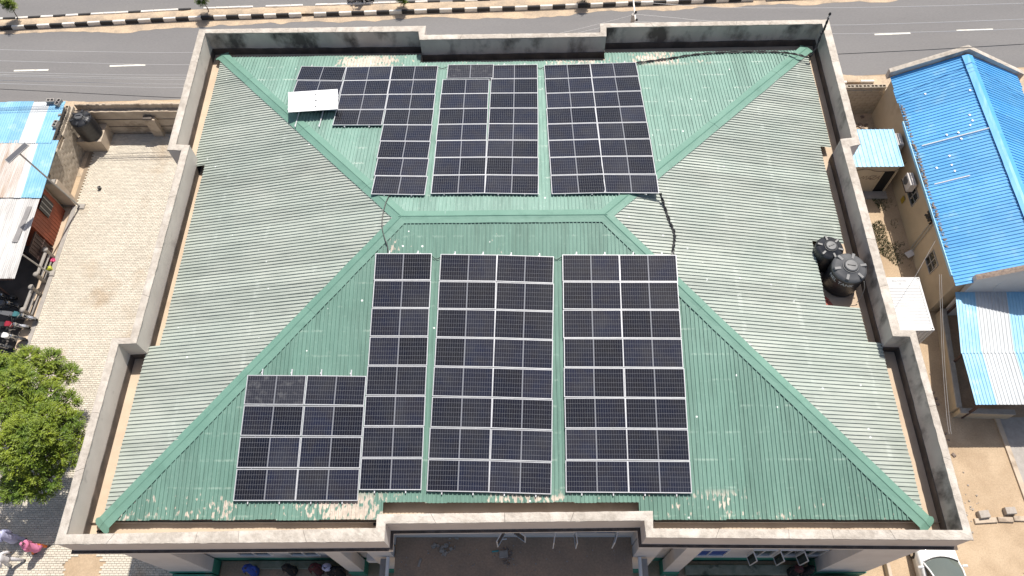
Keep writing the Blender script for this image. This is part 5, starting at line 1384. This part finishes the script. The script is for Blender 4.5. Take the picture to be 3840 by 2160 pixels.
person((-8.42,-10.0,0.15), R(-100), 'person in white-lilac headscarf with orange sash on the left veranda', 'blackcloth', None, 'lilac', 0.05, (0.12,0.02), (0.1,0.02), 1.64, True)
person((-8.0,-10.12,0.15), R(-60), 'person in black robe at the right end of the veranda group', 'blackcloth', None, 'blackcloth', 0.05, (0.1,0.02), (0.1,0.02), 1.60, True)
person((12.35,-10.05,0.15), R(-100), 'person in black robe and dark purple scarf on the right veranda', 'blackcloth', None, 'maroon', 0.05, (0.1,0.02), (0.1,0.02), 1.62, True)
person((12.85,-10.08,0.15), R(-60), 'person in black beside the green plinth on the right veranda', 'blackcloth', None, 'blackcloth', 0.05, (0.1,0.02), (0.1,0.02), 1.60, True)
person((22.55,-10.75,0.0), R(180), 'person in grey and white patterned shirt reaching out at the lower right edge', 'greycloth', 'blackcloth', None, 0.1, (0.45,0.05), (0.25,0.25), 1.74, False, None, False, None, False)

# ================================================================ MOTORCYCLES
def motorcycle(loc, rz, lean, label, tank='redplastic', seat='black', guard='chrome', group=None):
    o = thing('motorcycle', label, 'motorcycle', loc, 0, group)
    o.rotation_euler = (lean, 0, rz)
    rx = rotx(R(90))
    for x, st in ((0.64, 0.0), (-0.62, 0.0)):
        w_ = MB()
        n = 26; k = 7; V = []; F = []
        for i in range(n):
            a = 2*math.pi*i/n
            for j in range(k):
                b_ = 2*math.pi*j/k; rr = 0.265 + 0.042*math.cos(b_)
                V.append((rr*math.cos(a), 0.042*math.sin(b_), rr*math.sin(a)))
        for i in range(n):
            for j in range(k): F.append((i*k+j, ((i+1) % n)*k+j, ((i+1) % n)*k+(j+1) % k, i*k+(j+1) % k))
        w_.add(V, F); wo = w_.build('wheel', M['tyre'], o, (x,0,0.305))
        r_ = MB().lathe([(0.232,-0.02),(0.222,-0.02),(0.222,0.02),(0.232,0.02)], n=22, rot=rx)
        for i in range(7):
            a = 2*math.pi*i/7; r_.box((0.115*math.cos(a),0,0.115*math.sin(a)), (0.22,0.016,0.022), roty(-a))
        r_.lathe([(0.02,-0.05),(0.05,-0.045),(0.05,0.045),(0.02,0.05)], n=10, rot=rx)
        r_.build('rim', M['chrome'], wo)
    MB().loft([[Vector((x, y*w2, z)) for y, z in ((-1,zl),(1,zl),(1,zh),(-1,zh))] for x, w2, zl, zh in ((0.30,0.05,0.70,0.86),(0.22,0.13,0.66,0.96),(0.02,0.14,0.68,0.95),(-0.12,0.08,0.70,0.84))]).build('fuel_tank', M[tank], o)
    MB().loft([[Vector((x, y*w2, z)) for y, z in ((-1,zl),(1,zl),(0.9,zh),(-0.9,zh))] for x, w2, zl, zh in ((-0.06,0.09,0.74,0.83),(-0.25,0.14,0.74,0.82),(-0.55,0.13,0.76,0.85),(-0.82,0.10,0.78,0.88))]).build('seat', M[seat], o)
    MB().box((0.05,0,0.46), (0.42,0.22,0.34)).box((0.22,0,0.5), (0.16,0.26,0.20)).lathe([(0.08,-0.14),(0.10,-0.12),(0.10,0.12),(0.08,0.14)], (-0.08,0,0.40), 12, rx).build('engine', M['greyplastic'], o)
    MB().tube([(0.42,0,0.92),(0.1,0,0.64),(-0.25,0,0.60),(-0.62,0,0.31)], 0.025, 6).tube([(0.40,0,0.86),(0.25,0,0.35),(-0.15,0,0.28),(-0.62,0,0.31)], 0.022, 6).build('frame', M['black'], o)
    for sg in (-1,1):
        MB().tube([(0.41,sg*0.07,0.90),(0.64,sg*0.07,0.31)], 0.02, 6).build('fork', M['chrome'], o)
        MB().tube([(-0.35,sg*0.13,0.72),(-0.60,sg*0.12,0.33)], 0.022, 6).build('shock', M['chrome'], o)
    MB().tube([(0.30,-0.36,0.99),(0.38,-0.20,1.04),(0.42,0,0.98),(0.38,0.20,1.04),(0.30,0.36,0.99)], 0.014, 6).build('handlebar', M['black'], o)
    MB().lathe([(0.03,-0.06),(0.085,-0.02),(0.09,0.04),(0.07,0.055)], (0.50,0,0.90), 14, roty(R(90))).build('headlight', M['chrome'], o)
    for x, z0, a0, a1 in ((0.64,0.305,R(20),R(150)), (-0.62,0.305,R(10),R(160))):
        V = []; F = []; n = 9
        for i in range(n + 1):
            a = a0 + (a1-a0)*i/n
            for y in (-0.06,0.06): V.append((x + 0.345*math.cos(a), y, z0 + 0.345*math.sin(a)))
        for i in range(n): F.append((2*i,2*i+1,2*i+3,2*i+2))
        MB().add(V, F).build('mudguard', M[guard], o)
    MB().tube([(0.20,0.13,0.40),(0.05,0.16,0.24),(-0.30,0.17,0.26),(-0.85,0.18,0.34)], [0.02,0.025,0.035,0.05], 8).build('exhaust', M['chrome'], o)
    MB().bevbox((-0.90,0,0.72), (0.08,0.14,0.09), 0.02).build('tail_light', M['redplastic'], o)
    for sg in (-1,1): MB().tube([(0.34,sg*0.28,1.02),(0.32,sg*0.34,1.14)], 0.008, 5).bevbox((0.31,sg*0.36,1.17), (0.02,0.11,0.07), 0.01).build('mirror', M['black'], o)
    return o
G_ = 'motorcycles parked under the shed edge'
def park(front, rz, lean, *a, **k):
    f_ = Vector(front); d = Vector((math.cos(rz), math.sin(rz), 0))
    return motorcycle((f_.x - d.x*0.64, f_.y - d.y*0.64, 0.03), rz, lean, *a, **k)
park((-27.329,3.785,0.300), R(2), R(9), 'second farthest parked motorcycle, grey tank and seat, in the shed shade', 'greyplastic', 'greyplastic', 'black', group=G_)
park((-26.292,3.000,0.300), R(-8), R(9), 'parked motorcycle with grey seat and teal fairing at the railing end', 'tealplastic', 'greyplastic', 'chrome', group=G_)
park((-26.548,2.499,0.300), R(-2), R(10), 'parked motorcycle with red and silver tank and sunlit spoked front wheel', 'redplastic', 'black', 'chrome', group=G_)
park((-26.475,1.790,0.300), R(-6), R(10), 'parked motorcycle with white and red tank beside the tree crown', 'white', 'black', 'black', group=G_)
park((-27.049,1.304,0.300), R(-4), R(10), 'nearest parked motorcycle, half under the tree crown', 'black', 'black', 'black', group=G_)
park((-27.843,4.282,0.300), R(4), R(9), 'dark motorcycle at the very back of the parked row, behind the railing bay', 'black', 'greyplastic', 'black', group=G_)
rb = (-10.840,27.492,0.300)
motorcycle((rb[0], rb[1], 0.006), R(183), R(-2), 'black motorcycle on the far carriageway at the top edge', 'black', 'black', 'black')
rp = person((rb[0] + 0.22, rb[1], 0.06), R(183), 'person in dark clothes riding the motorcycle on the far road', 'blackcloth', 'blackcloth', None, 0.12, (0.40,0.02), (0.40,0.02), 1.68)

# ================================================================ CAR
def car(loc, rz, label):
    o = thing('parked_car', label, 'car', loc, rz)     # faces +y
    # body: stations (y, half width low, half width belt, z sill, z belt, half width top, z top)
    st = [(2.22,0.58,0.60,0.32,0.58,0.50,0.62),(2.12,0.74,0.76,0.24,0.62,0.66,0.70),(1.75,0.83,0.86,0.20,0.70,0.78,0.80),(1.2,0.86,0.875,0.19,0.78,0.80,0.89),(0.72,0.87,0.885,0.19,0.84,0.80,0.95),
          (0.2,0.87,0.885,0.19,0.86,0.80,0.955),(-0.8,0.87,0.885,0.19,0.88,0.80,0.96),(-1.5,0.86,0.87,0.20,0.90,0.78,0.965),(-2.0,0.80,0.82,0.26,0.88,0.70,0.95),(-2.25,0.70,0.72,0.34,0.72,0.60,0.80)]
    rings = []
    for y, wl, wb, zs, zb, wt, zt in st:
        rings.append([Vector(p) for p in ((-wl,y,zs),(wl,y,zs),(wb,y,(zs+zb)*0.52),(wb,y,zb),(wt,y,zt),(wt*0.5,y,zt+0.018),(0,y,zt+0.028),(-wt*0.5,y,zt+0.018),(-wt,y,zt),(-wb,y,zb),(-wb,y,(zs+zb)*0.52))])
    MB().loft(rings).build('body', M['carwhite'], o, smooth=True)
    # cabin
    cab = [(0.82,0.735,0.95),(0.40,0.71,1.22),(0.02,0.66,1.395),(-0.35,0.65,1.44),(-0.95,0.64,1.43),(-1.35,0.64,1.34),(-1.85,0.68,0.97)]
    def cr(y, w2, z, zb=0.93, wb=0.78): return [Vector(p) for p in ((-wb,y,zb),(wb,y,zb),(w2,y,max(z-0.05,zb+0.004)),(w2*0.75,y,z),(0,y,z+0.02),(-w2*0.75,y,z),(-w2,y,max(z-0.05,zb+0.004)))]
    MB().loft([cr(*c) for c in cab[2:6]]).build('roof', M['carwhite'], o, smooth=True)
    def glassgrid(pts, nm, mt):
        V = []; F = []; n = len(pts[0])
        for r_ in pts: V += r_
        for i in range(len(pts)-1):
            for c in range(n-1): F.append((i*n+c, i*n+c+1, (i+1)*n+c+1, (i+1)*n+c))
        return MB().add(V, F).build(nm, M[mt], o, smooth=True)
    rows_ = []
    for t_ in (0.0,0.25,0.5,0.75,1.0):
        y = 0.86 + (0.03 - 0.86)*t_; z = 0.955 + (1.40-0.955)*t_ + 0.03*math.sin(math.pi*t_); w2 = 0.74 - 0.10*t_
        rows_.append([(w2*q, y + (0.20*(1-q*q) - 0.20 + 0.16) * (1-0.5*t_) - 0.02, z + 0.03*(1-q*q)) for q in (-1,-0.75,-0.5,-0.25,0,0.25,0.5,0.75,1)])
    glassgrid(rows_, 'windscreen', 'screen')
    rim = [(w_[0]*1.02, w_[1]+0.03, w_[2]+0.004) for w_ in rows_[0]]
    MB().tube(rim, 0.035, 6).build('scuttle', M['black'], o)
    for sg in (-1,1):
        MB().tube([(sg*0.77,0.80,0.95),(sg*0.72,0.42,1.23),(sg*0.655,0.02,1.40)], 0.035, 6).build('pillar', M['carwhite'], o)
        MB().add([(sg*0.79,0.70,0.95),(sg*0.79,-1.45,0.96),(sg*0.665,-1.25,1.34),(sg*0.665,-0.05,1.36)], [(0,1,2,3)]).build('side_window', M['glass'], o)
        MB().bevbox((sg*0.98,0.62,1.0), (0.22,0.10,0.14), 0.04).tube([(sg*0.80,0.64,0.95),(sg*0.92,0.62,0.98)], 0.025, 6).build('wing_mirror', M['carwhite'], o)
        for y in (1.38,-1.35):
            w_ = MB().lathe([(0.20,-0.10),(0.30,-0.095),(0.315,-0.05),(0.315,0.05),(0.30,0.095),(0.20,0.10)], n=22, rot=roty(R(90))).build('wheel', M['tyre'], o, (sg*0.80,y,0.315))
            r_ = MB().lathe([(0.20,-0.105),(0.17,-0.09),(0.05,-0.10),(0.05,0.10),(0.17,0.09),(0.20,0.105)], n=18, rot=roty(R(90)))
            r_.build('rim', M['chrome'], w_)
        MB().bevbox((sg*0.60,2.08,0.62), (0.28,0.22,0.12), 0.04).build('headlight', M['screen'], o)
        MB().bevbox((sg*0.60,-2.20,0.74), (0.26,0.12,0.14), 0.03).build('tail_light', M['redplastic'], o)
    rows_ = [[(0.66*q, -1.30 - 0.55*t_, 1.38 - 0.40*t_ + 0.02*(1-q*q)) for q in (-1,-.5,0,.5,1)] for t_ in (0,0.5,1)]
    glassgrid(rows_, 'rear_window', 'glass')
    MB().box((0,2.235,0.42), (0.9,0.03,0.16)).build('grille', M['black'], o)
    for sg in (-1,1): MB().tube([(sg*0.18 - 0.1,0.80,0.985),(sg*0.35,0.62,1.07)], 0.008, 4).build('wiper', M['black'], o)
    return o
ws_ = (18.857,-9.536,0.950)
car((ws_[0] - 0.02, ws_[1] - 0.98, 0.0), R(1.5), 'white saloon car parked nose-in against the building, lower right')

# ================================================================ POLE AND OVERHEAD WIRES
up = (6.282,16.764,8.300)
pole = thing('utility_pole', 'utility pole with crossarm and black insulators behind the rear parapet', 'utility pole', (up[0], up[1], 0))
MB().tube([(0,0,0),(0,0,8.3)], [0.16,0.11], 10).build('shaft', M['concrete'], pole)
MB().box((0.06,0.55,8.32), (0.07,2.1,0.08)).build('crossarm', M['kerbwhite'], pole)
for y_ in (-0.55, 0.02, 1.5):
    MB().lathe([(0.03,0),(0.07,0.03),(0.045,0.07),(0.07,0.10),(0.02,0.14)], (0.10,y_,8.36), 10).build('insulator', M['black'], pole)
MB().tube([(0.04,0,8.15),(0.18,-0.3,8.2),(0.13,-0.55,8.38)], 0.012, 5).build('jumper', M['cable'], pole)
GW = 'overhead wires along the road'
def wire(pts, label, r=0.011, mm='brightwire'):
    cable(pts, r, label, 'overhead_wire', mm, 0, 8, GW)
wire([(-33.524,17.000,6.360), (-29.106,17.000,6.170), (-23.784,17.000,5.935), (-18.333,17.000,5.787), (-8.894,17.000,5.872), (-1.042,17.000,6.300), (1.929,17.000,6.737), (4.386,17.000,7.421), (6.412,16.900,8.178)], 'topmost pale wire over the left road, rising to the pole')
wire([(-33.688,16.600,5.914), (-29.250,16.600,5.721), (-23.919,16.600,5.453), (-18.644,16.600,5.246), (-8.990,16.600,5.182), (-1.048,16.600,6.011), (4.359,16.600,7.510), (6.482,16.600,7.937)], 'second pale wire from the top over the left road')
wire([(6.412,16.900,8.178), (8.611,17.000,7.813), (10.572,17.000,7.565), (16.434,17.000,7.196), (21.527,17.000,7.249), (27.275,17.000,7.426), (31.854,17.000,7.618)], 'middle pale wire over the right road, from the pole')
wire([(6.482,16.600,7.937), (7.718,16.600,7.863), (9.883,16.600,7.584), (16.386,16.600,6.983), (21.545,16.600,6.982), (27.313,16.600,7.135), (31.913,16.600,7.304)], 'lower pale wire over the right road, from the pole')
wire([(6.372,17.600,8.413), (10.773,17.600,7.972), (16.232,17.600,7.829), (21.412,17.600,7.849), (27.162,17.600,7.965), (31.759,17.600,8.097)], 'uppermost pale wire over the right road')
wire([(-34.097,16.400,5.231), (-29.608,16.400,5.035), (-24.200,16.400,4.791), (-18.955,16.400,4.644), (-9.076,16.400,4.643)], 'third pale wire down over the left road')
wire([(-34.207,16.400,5.077), (-29.713,16.400,4.864), (-24.294,16.400,4.604), (-19.089,16.400,4.425), (-9.145,16.400,4.298)], 'fourth pale wire down, just under the third, over the left road')
wire([(-34.054,16.200,5.184), (-29.590,16.200,4.956), (-24.201,16.200,4.681), (-19.045,16.200,4.488), (-9.115,16.200,4.345)], 'fifth pale wire down over the left road')
wire([(-34.298,16.200,4.842), (-29.803,16.200,4.612), (-24.377,16.200,4.333), (-19.260,16.200,4.123), (-9.191,16.200,3.963)], 'sixth pale wire down over the left road')
wire([(-34.454,16.200,4.622), (-29.960,16.200,4.358), (-24.522,16.200,4.046), (-19.462,16.200,3.851), (-9.242,16.200,3.705)], 'lowest pale wire over the left road')
wire([(-34.615,16.100,4.343), (-30.140,16.100,4.012), (-24.755,16.100,3.532), (-19.924,16.100,3.122), (-9.487,16.100,2.415)], 'dark sagging cable nearest the shed, over the left road', 0.016, 'cable')
wire([(13.457,16.600,5.244), (18.035,16.600,5.467), (22.125,16.600,5.665), (25.300,16.600,5.861), (27.934,16.600,6.034), (32.543,16.600,6.356)], 'dark cable crossing the road just above the blue-roofed house', 0.018, 'cable')
cable([(21.239,3.701,3.200), (20.794,1.712,3.150), (20.210,-0.925,3.100), (19.685,-3.565,3.100), (19.547,-4.541,3.100)], 0.008, 'left of two pale wires hanging along the alley by the lean-to', 'overhead_wire', 'galv', group='wires along the alley')
cable([(21.307,3.672,3.250), (20.860,1.686,3.200), (20.273,-0.947,3.150), (19.764,-3.583,3.150), (19.607,-4.557,3.150)], 0.008, 'right of two pale wires hanging along the alley by the lean-to', 'overhead_wire', 'galv', group='wires along the alley')
cable([(21.751,5.883,2.950), (20.939,4.756,2.800), (20.295,3.873,2.750), (19.370,2.726,2.720), (18.527,1.626,2.700)], 0.009, 'pale wire slanting from the alley wall over the white container', 'overhead_wire', 'galv', group='wires along the alley')
cable([(24.0,2.99,3.9), (23.804,2.882,3.000), (24.460,2.218,2.680)], 0.012, 'pale wire slanting from the gable down to the lean-to roof', 'overhead_wire', 'whitesheet', group='wires along the alley')
